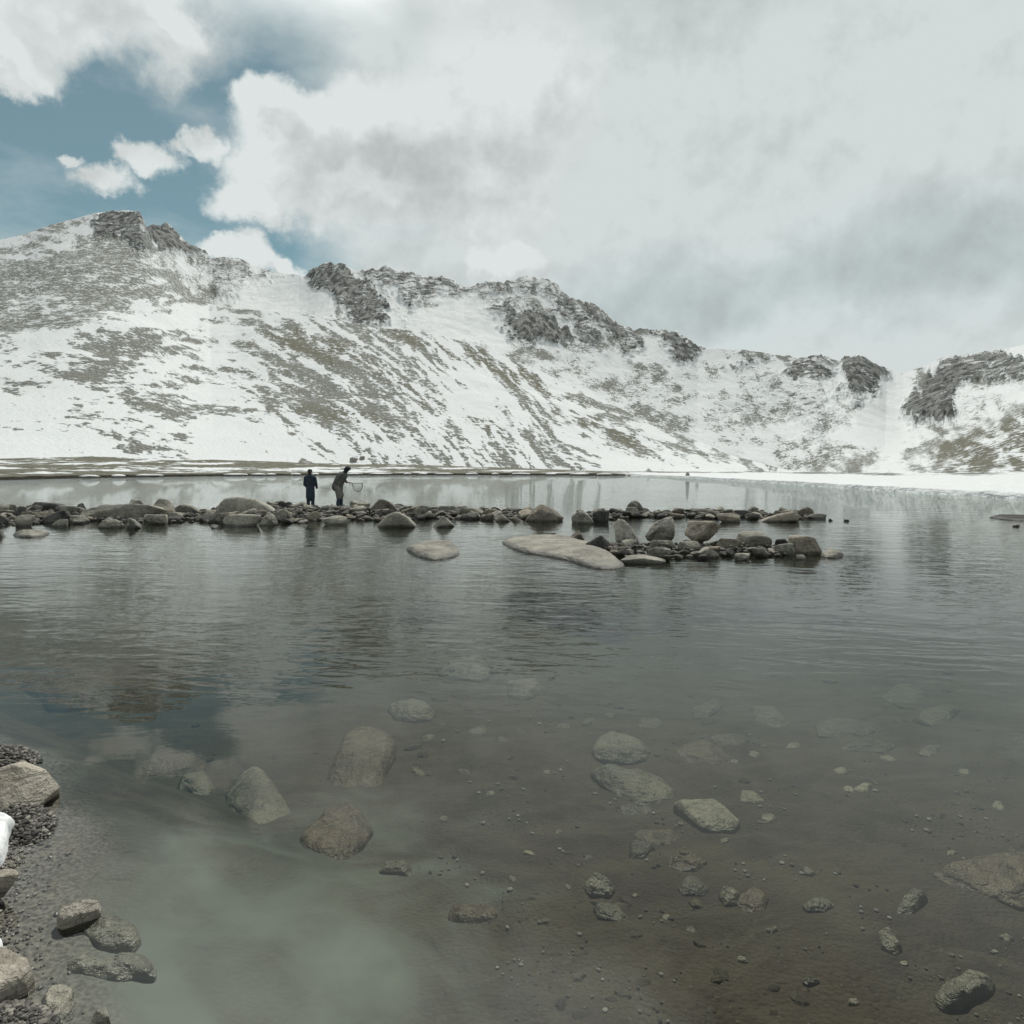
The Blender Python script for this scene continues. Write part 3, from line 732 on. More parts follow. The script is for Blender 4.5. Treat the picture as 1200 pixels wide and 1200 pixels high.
def slab(label, outline, top, mat='p', z=0.0, seed=1, steep=0.12, skirt=0.42, name='rock_slab', cat='rock', nseg=180, nring=26, rough=0.35, tint=1.0, group=None, dome=0.5, flare=0.10):
    """a broad rock whose plan is read from its outline in the picture on the plane at height z"""
    p = np.array([on_plane(x, y, z) for x, y in outline]); c = p.mean(0)
    th = np.linspace(0, 2 * np.pi, nseg, endpoint=False)
    rad = np.zeros(nseg); m = len(p)
    for i, a in enumerate(th):
        d = np.array([math.cos(a), math.sin(a)]); best = 0
        for j in range(m):
            q0 = p[j] - c; q1 = p[(j + 1) % m] - c; ed = q1 - q0
            den = d[0] * ed[1] - d[1] * ed[0]
            if abs(den) < 1e-12: continue
            tt = (q0[0] * ed[1] - q0[1] * ed[0]) / den; uu = (q0[0] * d[1] - q0[1] * d[0]) / den
            if tt > 0 and -1e-6 <= uu <= 1 + 1e-6: best = max(best, tt)
        rad[i] = best
    for _ in range(2): rad = 0.25 * np.roll(rad, 1) + 0.5 * rad + 0.25 * np.roll(rad, -1)
    R = rad.mean()
    ks = np.concatenate([np.linspace(0, 0.9, nring - 10), np.linspace(0.92, 1.0, 6), [1.0, 1 + flare * .25, 1 + flare * .6, 1 + flare]])
    V = []
    for i, k in enumerate(ks):
        kk = min(k, 1.0)
        x = np.cos(th) * rad * k; y = np.sin(th) * rad * k
        edge = (1 - kk)
        prof_ = np.minimum(1, edge / steep) ** 0.55 * (1 - dome) + dome * (1 - kk ** 2.2)
        nz = (fbm2((x + seed * 7) / R * 1.6, y / R * 1.6, 4, seed) - 0.5)
        zz = top * prof_ * (1 + rough * 1.6 * nz) + top * 0.10 * (fbm2((x + seed) / R * 9, y / R * 9, 3, seed + 3) - 0.5) * min(1, edge * 12)
        if i >= len(ks) - 4: zz = np.zeros(nseg) - skirt * (i - (len(ks) - 5)) / 4.0
        V.append(np.stack([x, y, zz], 1))
    V = np.concatenate(V)
    nr = len(ks)
    a = np.arange(nr * nseg).reshape(nr, nseg); b = np.roll(a, -1, 1)
    fc = np.stack([a[:-1], a[1:], b[1:], b[:-1]], -1).reshape(-1, 4)
    o = add_obj(name, mesh_np(name, V, fc[nseg * 0:], MATS[mat]), loc=(float(c[0]), float(c[1]), z))
    o.color = (tint, tint, tint, 1)
    return tag(o, label, cat, group)

st = stone
# ---- the rock jetty, left stretch
st('long dark humped boulder at the back of the jetty near the left edge', 33, 83, 587, 600, 'd', deep=.45, prof=[(-1, .55), (-.6, 1), (0, .95), (.5, .85), (1, .45)], tint=1.3)
st('wide flat-topped slab with a pale top and black undercut front', 97, 191, 588, 609.5, 'p', seed=31, deep=.34, block=True, sub=5, prof=[(-1, .72), (-.75, .93), (-.4, 1), (.4, .97), (.8, .88), (1, .7)], tint=.85)
st('small round boulder peeking over the flat-topped slab', 151, 169, 585, 598, 'g', deep=.7)
st('pale rounded boulder low at the left end of the jetty', 17, 40, 603, 617, 'p', deep=.8, tint=.8)
slab('thin dish-shaped rock just breaking the water at far left', [(15, 627), (25, 624), (42, 623), (58, 625.5), (52, 628.5), (36, 630), (22, 629.5)], .10, 'g', seed=5, tint=.9)
st('dark slanting wedge left of the flat-topped slab', 44, 83, 597, 613, 'd', deep=.5, prof=[(-1, .2), (-.4, .6), (.3, .9), (.8, 1), (1, .6)], tint=1.2, seed=44)
st('smooth round grey boulder left of the flat-topped slab', 75, 97, 592, 606, 'g', power=8)
st('dark pointed rock leaning on the left end of the flat slab', 87, 101, 587, 601, 'd', prof=[(-1, .4), (.4, 1), (1, .7)])
st('pale lens-shaped stone at the waterline left of the slab', 63, 81, 608, 617.5, 'g', tint=1.2)
st('squat grey stone against the slab left foot', 82, 102, 603, 613, 'g', tint=1.1)
st('rounded pale stone below the slab front, left of a pointed one', 119, 145, 606, 619, 'g', tint=1.2, prof=[(-1, .5), (-.2, 1), (1, .75)])
st('pale pointed stone below the middle of the slab front', 149, 167, 605.5, 619.5, 'g', tint=1.35, prof=[(-1, .35), (-.3, 1), (.3, .75), (1, .3)])
st('black block cut by the left picture edge on the jetty', -10, 13, 604, 614, 'd', deep=.8)
st('tilted dark slab at the left picture edge by the waterline', -14, 9, 616, 630, 'g', tint=.6, prof=[(-1, 1), (.2, .8), (1, .3)])
st('dark squarish block near the left end of the jetty', 16, 29, 593, 605, 'd', tint=1.1)
st('rounded grey stone with a smaller one on its right, left end of jetty', 12, 24, 591, 603, 'g', tint=.8)
st('low tan slab behind the pale rounded boulder at left', 28, 66, 599, 609, 'b', deep=.5, tint=.85)
st('big rounded boulder just right of the flat-topped slab', 177, 208, 584, 600, 'g', power=8, tint=.95, prof=[(-1, .5), (-.4, 1), (.2, .95), (1, .4)])
st('low flat grey rock between the round boulder and the long pale one', 205, 236, 588, 604, 'g', tint=1.0, prof=[(-1, .7), (-.3, 1), (.3, .8), (1, .45)])
st('small smooth egg-shaped stone right of the slab', 192, 211, 595, 606, 'b', power=7)
st('pale rounded stone with a dark wet stripe right of the slab', 171, 198, 602, 615, 'g', tint=1.2, power=9)
st('small grey stone at the waterline between slab and tilted rock', 202, 216, 600, 610, 'g', tint=.9)
st('tilted grey rock with a black right face', 227, 253, 597, 610, 'g', tint=.75, prof=[(-1, .4), (.3, .9), (.8, 1), (1, .5)])
st('long smooth pale boulder, largest on the left half of the jetty', 244, 328, 581, 604, 'p', seed=52, deep=.40, power=9, planes=12, prof=[(-1, .55), (-.8, .85), (-.6, 1), (-.1, .97), (.4, .93), (.75, .78), (1, .5)], tint=.9)
st('pale low boulder in the water below the long smooth one', 261, 304, 602, 617, 'p', deep=.55, power=8, tint=.9)
st('knobbly small rock below the left end of the long pale boulder', 247, 263, 601, 613, 'g', tint=.85)
st('grey wedge right of the pale low boulder', 303, 326, 599, 616, 'g', tint=1.0, prof=[(-1, .4), (0, 1), (1, .6)])
slab('tiny flat stone alone in the water below the tilted grey rock', [(246, 617), (251, 615.5), (257, 617), (254, 619.5), (248, 619.5)], .06, 'd', seed=8, nseg=60)
st('blackish round stone right behind the long pale boulder', 325, 336, 587, 597, 'd', power=7, tint=.8)
st('second blackish stone beside the end of the long pale boulder', 333, 342, 588, 597, 'd', power=7)
# ---- middle stretch, below the anglers
st('pale domed boulder at the waterline below the hooded angler', 377, 407, 604, 615, 'p', deep=.7, power=8, tint=.85)
st('large dark striped boulder at the back, right of the hooded angler', 431, 471, 583, 601, 'b', seed=61, deep=.6, tint=.75, prof=[(-1, .45), (-.7, .85), (-.3, 1), (.3, .85), (1, .35)])
st('large pale boulder standing in the water right of the anglers', 443, 490, 598, 618.5, 'p', seed=63, deep=.75, tint=.82, prof=[(-1, .45), (-.5, .85), (0, 1), (.5, .8), (1, .3)])
st('low pale stone left of the dark striped boulder', 409, 433, 586.5, 597, 'g', tint=1.2)
st('dark small rock right of the striped boulder', 466, 479, 592, 602, 'g', tint=.7)
st('grey pyramid with a pale left face at the waterline', 507, 534, 604, 618, 'p', seed=65, tint=.8, prof=[(-1, .3), (-.1, 1), (.3, .85), (1, .25)])
st('dark round-backed boulder at the back above the grey pyramid', 511, 537, 592.5, 605, 'd', tint=1.4)
st('flat olive slab lying at the back of the middle jetty', 538, 570, 594.5, 606, 'p', tint=.62, deep=.6)
st('small black knob on the ridge of the middle jetty', 574, 587, 594, 604, 'd', tint=.8)
st('low pale pyramid at the waterline left of a white tip', 575, 601, 601.5, 611.5, 'p', tint=.9, prof=[(-1, .2), (-.05, 1), (.4, .65), (1, .2)])
st('tiny white-tipped stone left of the big warty rock', 600, 614, 602.5, 611, 'p', tint=1.7, prof=[(-1, .4), (-.5, 1), (0, .6), (1, .3)])
st('big warty brown rock ending the middle jetty', 613, 661, 590, 611.5, 'b', seed=71, deep=.75, rough=.09, prof=[(-1, .5), (-.6, .8), (-.1, 1), (.5, .8), (1, .45)])
st('dark lumpy rock between the black knob and the warty rock', 600, 619, 596, 606, 'd', tint=1.3)
st('layered dark rock at the back left of the grey pyramid', 482, 506, 592.5, 608, 'g', tint=.7)
slab('pale flat slab awash below the grey pyramid', [(476, 644.5), (486, 640), (498, 637), (515, 635.5), (530, 637.5), (537, 645), (539, 650), (528, 654), (510, 657), (492, 653)], .10, 'p', seed=11, tint=.66, rough=.6, dome=.3)
st('small dark pair of stones in the water above the broad slab', 637, 652, 624.5, 628.5, 'd', deep=.5, sink=1.5)
slab('broad pale slab sloping into the water, widest rock of the group', [(587, 636), (600, 631.5), (625, 629.5), (650, 628.5), (672, 632), (690, 638), (706, 646), (722, 655), (733, 662), (728, 667), (708, 668.5), (688, 664), (668, 657), (640, 652), (616, 648), (600, 643)], .10, 'p', seed=14, steep=.10, tint=.68, dome=.3, rough=.6)
# ---- far right spit
st('two-faced boulder with a bright right edge at the spit root', 670, 697, 597, 614, 'g', seed=74, block=True, tint=.9, prof=[(-1, .7), (-.2, 1), (.4, .8), (1, .3)])
st('dark half-dome boulder standing behind the spit', 735, 757, 586.5, 604, 'g', power=7, tint=.6)
st('flat-topped block on the spit left of the half-dome', 732, 748, 594, 606, 'g', tint=.95)
st('dark angular rock at the spit right of the two-faced boulder', 694, 714, 598, 611, 'd', tint=1.2)
st('long tan flat rock near the tip of the spit', 884, 938, 599, 612, 'b', deep=.45, tint=.95, prof=[(-1, .35), (-.3, .75), (.5, 1), (1, .7)])
st('dark-fronted high block near the tip of the spit', 929, 956, 593, 606, 'b', tint=.7, planes=7, power=20, prof=[(-1, .6), (0, 1), (1, .6)])
st('grey end stone at the very tip of the spit', 945, 967, 601.5, 608, 'g', tint=.9)
st('long black slab lying along the middle of the spit', 855, 884, 597.5, 606, 'd', deep=.4)
st('dark rounded hump on the spit above the brown cube', 807, 840, 595.5, 606, 'g', tint=.65)
st('olive low stone on the back edge of the spit', 843, 860, 596.5, 604, 'p', tint=.5)
st('tan sloping rock at the spit waterline left of the long tan one', 838, 866, 601, 612, 'b', tint=.9)
for (a, b, c, d_) in [(971, 977, 608, 610.5), (989, 996, 608.6, 611)]:
    st('dark pebble-like stone in the water off the tip of the spit', a, b, c, d_, 'd', sub=3, sink=1.0, group='stones off the tip of the spit')
# ---- near right cluster
st('small brown rock at the top edge of the broad pale slab', 662, 688, 621, 634, 'b', tint=.8, prof=[(-1, .25), (0, .9), (.3, 1), (1, .6)])
st('blue-black wedge beside the broad pale slab', 687, 721, 627, 646, 'd', seed=82, tint=.7, prof=[(-1, .6), (0, 1), (.4, .8), (1, .45)])
st('tall pointed boulder with a sloping right shoulder', 719, 751, 607, 642, 'g', seed=83, deep=.7, tint=1.15, sink=.2, prof=[(-1, .9), (-.75, 1), (-.3, .97), (.3, .75), (.85, .55), (1, .4)])
st('tall leaning boulder with a black foot, right of the pointed one', 755, 790, 605, 631, 'g', seed=84, deep=.7, sink=.2, tint=1.15, prof=[(-1, .35), (-.6, .6), (-.1, .85), (.5, 1), (.9, .97), (1, .6)], zb=.12)
st('big brown rounded cube perched above the near cluster', 802, 844, 609, 633, 'b', seed=86, deep=.8, planes=10, power=12, sink=.15, zb=.14, tint=.95, prof=[(-1, .85), (-.7, 1), (.5, .97), (1, .78)])
st('pale speckled block in the middle of the near cluster', 863, 903, 622, 641, 'p', seed=87, deep=.7, block=True, sink=.3, zb=.06, tint=.72, prof=[(-1, .65), (-.6, .92), (0, .98), (.6, 1), (1, .6)])
st('large tan block at the right end of the near cluster', 925, 961, 626, 650, 'b', seed=88, deep=.75,  block=True, tint=1.15, prof=[(-1, .92), (-.3, 1), (.4, .97), (.75, .7), (1, .35)])
st('low pale slab in the water at the front of the cluster', 725, 781, 650, 660.5, 'p', deep=.35, tint=.75, block=True, prof=[(-1, .8), (0, 1), (1, .55)])
st('grey block standing right of the low pale slab', 759, 785, 641, 656, 'g', tint=.8, block=True)
st('smooth slanted stone under the leaning boulder', 761, 794, 632, 646, 'g', tint=.95, deep=.5)
st('square-cut stone with a black right face at the front', 817, 841, 640, 654, 'g', seed=91,  block=True, tint=1.2, prof=[(-1, .5), (0, 1), (1, .6)])
st('rounded stone left of the square-cut one', 795, 820, 634, 648, 'g', tint=.95)
st('black-fronted stone at the waterline below the speckled block', 880, 904, 641, 653, 'g', tint=.55)
st('smooth round stone left of the large tan block', 904, 930, 636, 650.5, 'g', power=8, tint=.95)
st('dark dome behind the smooth round stone', 907, 925, 631, 644, 'd', tint=1.1, power=8)
st('small pale stone at the front below the speckled block', 861, 880, 648, 656.5, 'g', tint=1.2)
slab('low pale spit of rock right of the large tan block', [(961, 652), (968, 648.5), (974, 647), (984, 649), (989, 651), (978, 654), (968, 654)], .10, 'p', seed=17, tint=.8, nseg=80)
st('small half-sunk stone in front of the large tan block', 932, 945, 650, 656, 'g', tint=1.0, sink=1)
st('brown stone right below the perched brown cube', 838, 866, 630, 645, 'b', tint=.8)
st('rough grey stone touching the tall pointed boulder on its left', 728, 746, 632, 645, 'g', tint=1.1)
# ---- far right
slab('long black flat rock awash near the right picture edge', [(1159, 606.5), (1168, 604.8), (1190, 605.5), (1225, 607), (1225, 611.5), (1195, 610.5), (1172, 608.6)], .10, 'd', seed=19, tint=.5)
st('tiny dark stone below the long black flat rock', 1187, 1196, 614.5, 617.5, 'd', sub=3, sink=1)

# ---- filler stones: a dozen forms copied along the heaps
protos = []
for i in range(14):
    vv, f = rock_shape(900 + i, 3, 9, 40, 0.09, block=i % 3 == 0)
    protos.append(mesh_np('jetty_stone', vv * 0.5, f, [M_GREY, M_DARK, M_BROWN, M_GREY][i % 4]))
proto_used = set()
def filler(n, xa, xb, top, bot, size, label, group, zmax):
    for i in range(n):
        x = rnd.uniform(xa, xb)
        k = rnd.random()
        yt_, yb_ = np.interp(x, *top), np.interp(x, *bot)
        y = yt_ + (yb_ - yt_) * k
        X, Y = on_plane(x, y)
        s = rnd.uniform(*size) / F * Y
        o = bpy.data.objects.new('jetty_stone', rnd.choice(protos)); COL.objects.link(o)
        mid = math.sin(math.pi * (0.12 + 0.8 * k))
        hgt_ = s * rnd.uniform(.28, .55)
        o.scale = (s, s * rnd.uniform(.6, 1.0), hgt_)
        o.location = (X, Y, rnd.uniform(0.1, 1.0) * zmax * mid + hgt_ * 0.12)
        o.rotation_euler = (rnd.uniform(-.35, .35), rnd.uniform(-.35, .35), rnd.uniform(0, 6.28))
        tv = rnd.uniform(.55, 1.45); o.color = (tv, tv * .99, tv * .97, 1)
        tag(o, label, 'stone', group)
filler(95, -25, 330, ([-30, 0, 100, 180, 330], [592, 594, 599, 597, 596]), ([-30, 0, 60, 200, 330], [617, 618, 614, 614, 612]), (9, 22), 'small grey-brown stone heaped among the boulders of the left jetty', 'small stones of the left jetty', .13)
filler(120, 318, 625, ([318, 480, 625], [594, 597, 600]), ([318, 480, 625], [614, 610, 609]), (8, 20), 'small grey-brown stone heaped in the middle jetty around the pyramids', 'small stones of the middle jetty', .15)
filler(62, 690, 935, ([690, 935], [600, 601]), ([690, 760, 935], [611, 607, 610]), (8, 19), 'small grey stone heaped along the right spit', 'small stones of the right spit', .14)
filler(55, 715, 928, ([715, 800, 928], [641, 638, 642]), ([715, 760, 840, 928], [656, 658, 654, 653]), (9, 19), 'small stone wedged between the boulders of the near cluster', 'small stones of the near cluster', .12)

# ---- foreground shore rocks
st('large angular buff rock on the beach at the left edge', -38, 61, 893, 955, 'n', seed=203, deep=.75, sub=5, planes=8, power=26, rough=.05, zb=.02, sink=.4, prof=[(-1, .75), (-.3, .92), (.15, 1), (.65, .8), (1, .45)], name='shore_rock', cat='rock')
slab('oblong pinkish stone with a black shadowed edge standing out of the shallows', [(66, 1078), (70, 1074), (84, 1069), (98, 1064), (112, 1063), (120, 1067), (119, 1074), (108, 1078), (94, 1083), (73, 1090), (67, 1087)], .045, 'n', z=.0, seed=211, name='shore_rock', steep=.16, dome=.3, flare=-.35, skirt=.3, rough=.3)
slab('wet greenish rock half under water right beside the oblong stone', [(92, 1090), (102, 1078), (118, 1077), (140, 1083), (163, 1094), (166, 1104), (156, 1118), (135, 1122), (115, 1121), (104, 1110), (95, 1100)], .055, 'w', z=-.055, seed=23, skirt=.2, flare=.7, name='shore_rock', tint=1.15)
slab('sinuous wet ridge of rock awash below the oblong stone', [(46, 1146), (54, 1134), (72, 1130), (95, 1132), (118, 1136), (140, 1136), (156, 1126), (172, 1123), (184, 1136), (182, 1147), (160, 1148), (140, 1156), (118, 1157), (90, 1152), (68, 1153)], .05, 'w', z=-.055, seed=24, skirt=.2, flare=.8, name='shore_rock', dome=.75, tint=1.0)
slab('large smooth cream rock at the left edge near the bottom corner', [(-45, 1122), (0, 1119), (18, 1126), (36, 1134), (41, 1148), (32, 1158), (10, 1168), (-8, 1176), (-50, 1182)], .05, 'n', z=.02, seed=225, name='shore_rock', steep=.14, dome=.25, flare=-.3, skirt=.3, rough=.2, tint=1.15)
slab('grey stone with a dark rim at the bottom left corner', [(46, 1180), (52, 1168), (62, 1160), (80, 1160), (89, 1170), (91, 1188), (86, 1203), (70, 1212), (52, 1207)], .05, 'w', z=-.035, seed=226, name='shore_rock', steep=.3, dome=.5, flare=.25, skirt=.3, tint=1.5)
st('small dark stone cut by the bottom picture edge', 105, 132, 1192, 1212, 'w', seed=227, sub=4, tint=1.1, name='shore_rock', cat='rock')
st('small buff stone on the gravel at the left edge', -8, 23, 1021, 1048, 'n', seed=228, sub=4, deep=.8, zb=.04, tint=.85, name='shore_rock', cat='rock')

# ---- sunken stones on the lake bed
def bed_hit(px, py):
    z = -.4
    for _ in range(30):
        X, Y = on_plane(px, py, z); z = 0.6 * z + 0.4 * float(bed_z(X, Y))
    return z
def sunk(label, outline, hgt, mat='s', seed=1, tint=1.0, **k):
    hgt *= .40; tint *= .85; k.setdefault('steep', .35); k.setdefault('dome', .25)
    o_ = np.array(outline, float); cx, cy = o_.mean(0)
    z = bed_hit(cx, cy)
    return slab(label, outline, hgt, mat, z=z + hgt * k.pop('lv', 0.15), seed=seed, rough=k.pop('rough', .6), tint=tint, name='sunken_stone', cat='stone', flare=.3, skirt=.25, nseg=120, **k)
def sk(label, x0, x1, y0, y1, hgt, mat='s', seed=1, tint=1.0, tilt=0.0, **k):
    r = np.random.RandomState(seed); n = int(r.randint(5, 8))
    cx, cy, rx, ry = (x0 + x1) / 2, (y0 + y1) / 2, (x1 - x0) / 2, (y1 - y0) / 2
    out_ = []
    for i in range(n):
        a = 2 * math.pi * (i + r.uniform(-.3, .3)) / n
        q = r.uniform(.82, 1.18); ux, uy = rx * q * math.cos(a), ry * q * math.sin(a)
        out_.append((cx + ux, cy + uy + tilt * ux))
    return sunk(label, out_, hgt, mat, seed, tint, **k)
sunk('large mossy block under water, tallest of the sunken pair left of centre', [(388, 935), (380, 922), (384, 905), (394, 885), (402, 865), (415, 854), (432, 852), (452, 858), (464, 870), (464, 885), (455, 905), (450, 925), (435, 936), (410, 938)], .20, 'sb', 41, 1.6, steep=.25, dome=.3)
sunk('brown angular sunken block in front of the large mossy one', [(350, 985), (370, 965), (390, 948), (405, 938), (425, 955), (438, 975), (425, 995), (405, 1014), (375, 1012), (355, 1000)], .13, 'sb', 42, 1.7, steep=.2, dome=.25)
sk('pale rounded boulder under rippled water, farthest of the two near centre', 510, 584, 770, 806, .3, 's', 43, .9)
sk('pale sunken stone right of the farthest rounded boulder', 584, 644, 795, 824, .2, 's', 44, 1.0)
sk('humped sunken stone above the large mossy block', 453, 513, 824, 850, .18, 's', 45, 1.1)
sunk('smooth pale sunken boulder right of centre', [(693, 880), (700, 866), (715, 858), (735, 862), (755, 872), (763, 882), (758, 892), (740, 896), (715, 894), (698, 890)], .16, 's', 46, 1.2)
sunk('long pale sunken boulder below the smooth one', [(690, 905), (708, 899), (730, 905), (745, 905), (760, 908), (778, 915), (792, 928), (788, 943), (770, 948), (745, 945), (725, 935), (705, 922)], .17, 's', 47, 1.15)
sunk('sharp-edged stone just breaking the surface right of the pale boulders', [(787, 943), (800, 941), (818, 942), (835, 941), (850, 948), (862, 958), (868, 964), (860, 974), (840, 976), (822, 972), (805, 958)], .11, 's', 48, 1.9, lv=.9, steep=.2)
sk('dim stone tucked under the front of the long pale boulder', 718, 768, 943, 962, .10, 's', 49, .85)
sk('brownish leaf-shaped sunken stone below the long pale boulder', 730, 772, 984, 1014, .10, 's', 50, .75)
sk('brown sunken stone right of the leaf-shaped one', 783, 830, 1001, 1026, .10, 'sb', 51, 1.2)
sk('flat wide brown stone under the dim stone', 735, 806, 968, 995, .05, 'sb', 52, 1.1)
sk('small greenish round sunken stone, upper of two', 684, 719, 1027, 1054, .09, 's', 53, 1.25)
sk('small greenish oblong sunken stone, lower of two', 696, 740, 1060, 1086, .07, 's', 54, 1.1, tilt=.3)
sk('dark rounded sunken stone left of a pale square one', 792, 828, 1028, 1053, .08, 's', 55, .8)
sk('pale square sunken stone right of the dark rounded one', 839, 868, 1043, 1065, .09, 's', 56, 1.2)
sk('rusty flat sunken stone right of the pale square one', 862, 902, 1040, 1072, .06, 'sb', 57, 1.5)
sunk('oblong tan stone under water in the bottom right corner', [(1093, 1172), (1098, 1163), (1115, 1152), (1135, 1142), (1152, 1145), (1167, 1152), (1164, 1165), (1145, 1174), (1125, 1186), (1105, 1187)], .11, 's', 58, 1.15, steep=.3)
sunk('pale upright sunken flake above the oblong tan stone', [(1049, 1074), (1056, 1058), (1066, 1047), (1080, 1046), (1088, 1053), (1078, 1064), (1070, 1075)], .09, 's', 59, 1.0)
sk('speckled yellowish sunken stone left of the oblong tan one', 1027, 1057, 1093, 1119, .08, 's', 60, 1.35, tilt=.4)
sunk('broad gravelly brown shelf of rock under water at the right edge', [(1090, 1026), (1110, 1016), (1140, 1006), (1180, 1001), (1230, 1000), (1240, 1060), (1195, 1066), (1150, 1052), (1115, 1042)], .14, 'sb', 61, 1.7)
sk('dim brown sunken slab right of the smooth pale boulder', 783, 862, 867, 902, .10, 'sb', 62, 1.1, tilt=.15)
sk('small oval sunken stone below the brown angular block', 443, 487, 1009, 1030, .07, 's', 63, .9)
sk('low reddish sunken stone at bottom centre', 522, 592, 1060, 1086, .07, 'sb', 64, 1.2)
sk('flat pale sunken slab far right of centre, upper of two', 955, 1035, 842, 866, .10, 's', 65, .6)
sk('flat pale sunken slab far right of centre, lower of two', 985, 1055, 866, 886, .08, 's', 66, .6)
sk('small pale sunken slab left of the two flat ones', 832, 884, 859, 877, .07, 's', 67, .65)
sk('grey sunken slab in the murk at left, rear of two', 160, 245, 884, 916, .12, 'sb', 68, 1.1)
sk('blue-grey sunken stone in the murk at left, front of two', 203, 252, 906, 946, .16, 's', 69, 1.0)
sunk('large pale tilted plate under water left of the mossy block', [(264, 930), (285, 905), (300, 895), (318, 915), (332, 935), (345, 960), (330, 985), (300, 992), (282, 970), (265, 955)], .12, 's', 70, 1.15)
sk('dark reef of rock under rippled water near the left edge', 30, 205, 775, 838, .35, 'sb', 71, .9)
for i, (x, y, w_) in enumerate([(560, 858, 24), (590, 868, 18), (610, 857, 14), (660, 852, 20), (690, 845, 16), (715, 838, 12), (640, 905, 10), (860, 893, 12), (885, 884, 16), (930, 875, 18), (985, 905, 20), (1010, 925, 24), (900, 960, 22), (948, 1022, 18), (905, 1090, 16), (960, 1062, 34), (995, 925, 14), (1040, 890, 20), (1090, 880, 30), (1130, 905, 16), (1170, 945, 20), (1115, 1000, 14), (620, 1000, 14), (655, 975, 10), (575, 930, 12), (545, 905, 16), (520, 960, 14), (490, 905, 16), (500, 865, 18), (640, 1080, 12), (600, 1030, 12), (780, 1075, 12), (745, 1050, 10), (810, 1090, 14), (870, 1125, 14), (950, 1150, 20), (1000, 1175, 16), (1060, 1130, 12), (1115, 1120, 10), (1180, 1100, 16), (690, 1005, 12), (665, 1040, 10), (850, 985, 12), (880, 935, 30), (740, 905, 8), (830, 830, 40), (900, 840, 50), (760, 850, 36), (1100, 840, 60), (1060, 815, 50)]):
    sk('small pale fragment scattered on the brown lake bed', x - w_ / 2, x + w_ / 2, y - w_ * .28, y + w_ * .28, max(.02, w_ * .0016), 's', 300 + i, rnd.uniform(1.0, 1.9) * (.5 if y < 860 else 1), group='fragments on the lake bed', tilt=rnd.uniform(-.3, .3))

# ---- gravel and pebbles, nobody could count them
def pebbles(name, pts, sizes, mat, label, sub=1):
    d, f = ico(sub); n = len(pts); r = np.random.RandomState(5)
    V = np.empty((n, len(d), 3)); sh = [d * (1 + .35 * (vn3(d * 1.5 + k * 9, k)[:, None] - .5)) for k in range(8)] if sub == 1 else [rock_shape(700 + k, sub, 9, 30, .06)[0] for k in range(8)]
    for i in range(n):
        a = r.uniform(0, 6.28); c_, s_ = math.cos(a), math.sin(a)
        q = sh[i % 8] * sizes[i] * np.array([1, r.uniform(.6, 1), r.uniform(.45, .8)])
        V[i] = np.stack([q[:, 0] * c_ - q[:, 1] * s_, q[:, 0] * s_ + q[:, 1] * c_, q[:, 2]], 1) + pts[i]
    Fc = (f[None] + (np.arange(n) * len(d))[:, None, None]).reshape(-1, 3)
    me = mesh_np(name, V.reshape(-1, 3), Fc, mat, smooth=False)
    o = add_obj(name, me); return tag(o, label, 'gravel', kind='stuff')
gm2, nt, out = new_mat('beach_gravel')
gnode = nt.nodes.new('ShaderNodeNewGeometry')
isl = E(nt, gnode.outputs['Random Per Island'])
gc = mixc(nt, isl, (0.035, 0.033, 0.03), (0.26, 0.235, 0.19))
gc = mixc(nt, noise(nt, pos(nt), 120, 3).ss(.4, .7) * .5, gc, (.06, .055, .05))
bsdf(nt, out, gc, 0.45, 0.5)
gm3, nt, out = new_mat('wet_dark_gravel')
gnode = nt.nodes.new('ShaderNodeNewGeometry'); isl = E(nt, gnode.outputs['Random Per Island'])
bsdf(nt, out, mixc(nt, isl.pow(2.0), (0.03, 0.028, 0.026), (0.25, 0.235, 0.20)), 0.5, 0.35)
r = np.random.RandomState(3)
pts, szs = [], []
while len(pts) < 7000:
    Y = r.uniform(1.4, 5.0); s = r.normal(0.0, 0.17)
    X = np.interp(Y, SX, SV) - s
    if s < -0.34 or X < -0.98 * Y - .6: continue
    if s < 0 and r.rand() > math.exp(s / 0.10): continue
    pts.append((X, Y, float(bed_z(X, Y)) + .003)); szs.append(0.0035 + 0.010 * r.rand() ** 3)
pebbles('beach_gravel', np.array(pts), szs, gm2, 'loose brown gravel along the waters edge at lower left')
pts, szs = [], []
for (cx, cy, rx, ry, n, hh) in [(22, 962, 44, 25, 2300, .055), (10, 888, 38, 17, 1300, .035), (14, 1192, 56, 20, 1500, .03)]:
    for _ in range(n):
        a, q = r.uniform(0, 6.28), math.sqrt(r.rand())
        X, Y = on_plane(cx + rx * q * math.cos(a), cy + ry * q * math.sin(a), 0.01)
        top_ = hh * (1 - q ** 2)
        pts.append((X, Y, max(float(bed_z(X, Y)), -.02) * .3 + top_ * r.uniform(.6, 1))); szs.append(0.003 + 0.012 * r.rand() ** 3)
pebbles('dark_gravel', np.array(pts), szs, gm3, 'wet blackish gravel heaped round the buff rock at left', 2)
pts, szs = [], []
while len(pts) < 1000:
    x, y = r.uniform(480, 1230), r.uniform(820, 1215)
    if vn2(np.array([x / 60]), np.array([y / 30]), 4)[0] < .55: continue
    z = bed_hit(x, y) if len(pts) % 1 == 0 else -.4
    X, Y = on_plane(x, y, z)
    pts.append((X, Y, float(bed_z(X, Y)) + .004)); szs.append((0.0025 + 0.011 * r.rand() ** 4) * (Y / 2.6))
gm4, nt, out = new_mat('bed_pebbles')
gnode = nt.nodes.new('ShaderNodeNewGeometry'); isl = E(nt, gnode.outputs['Random Per Island'])
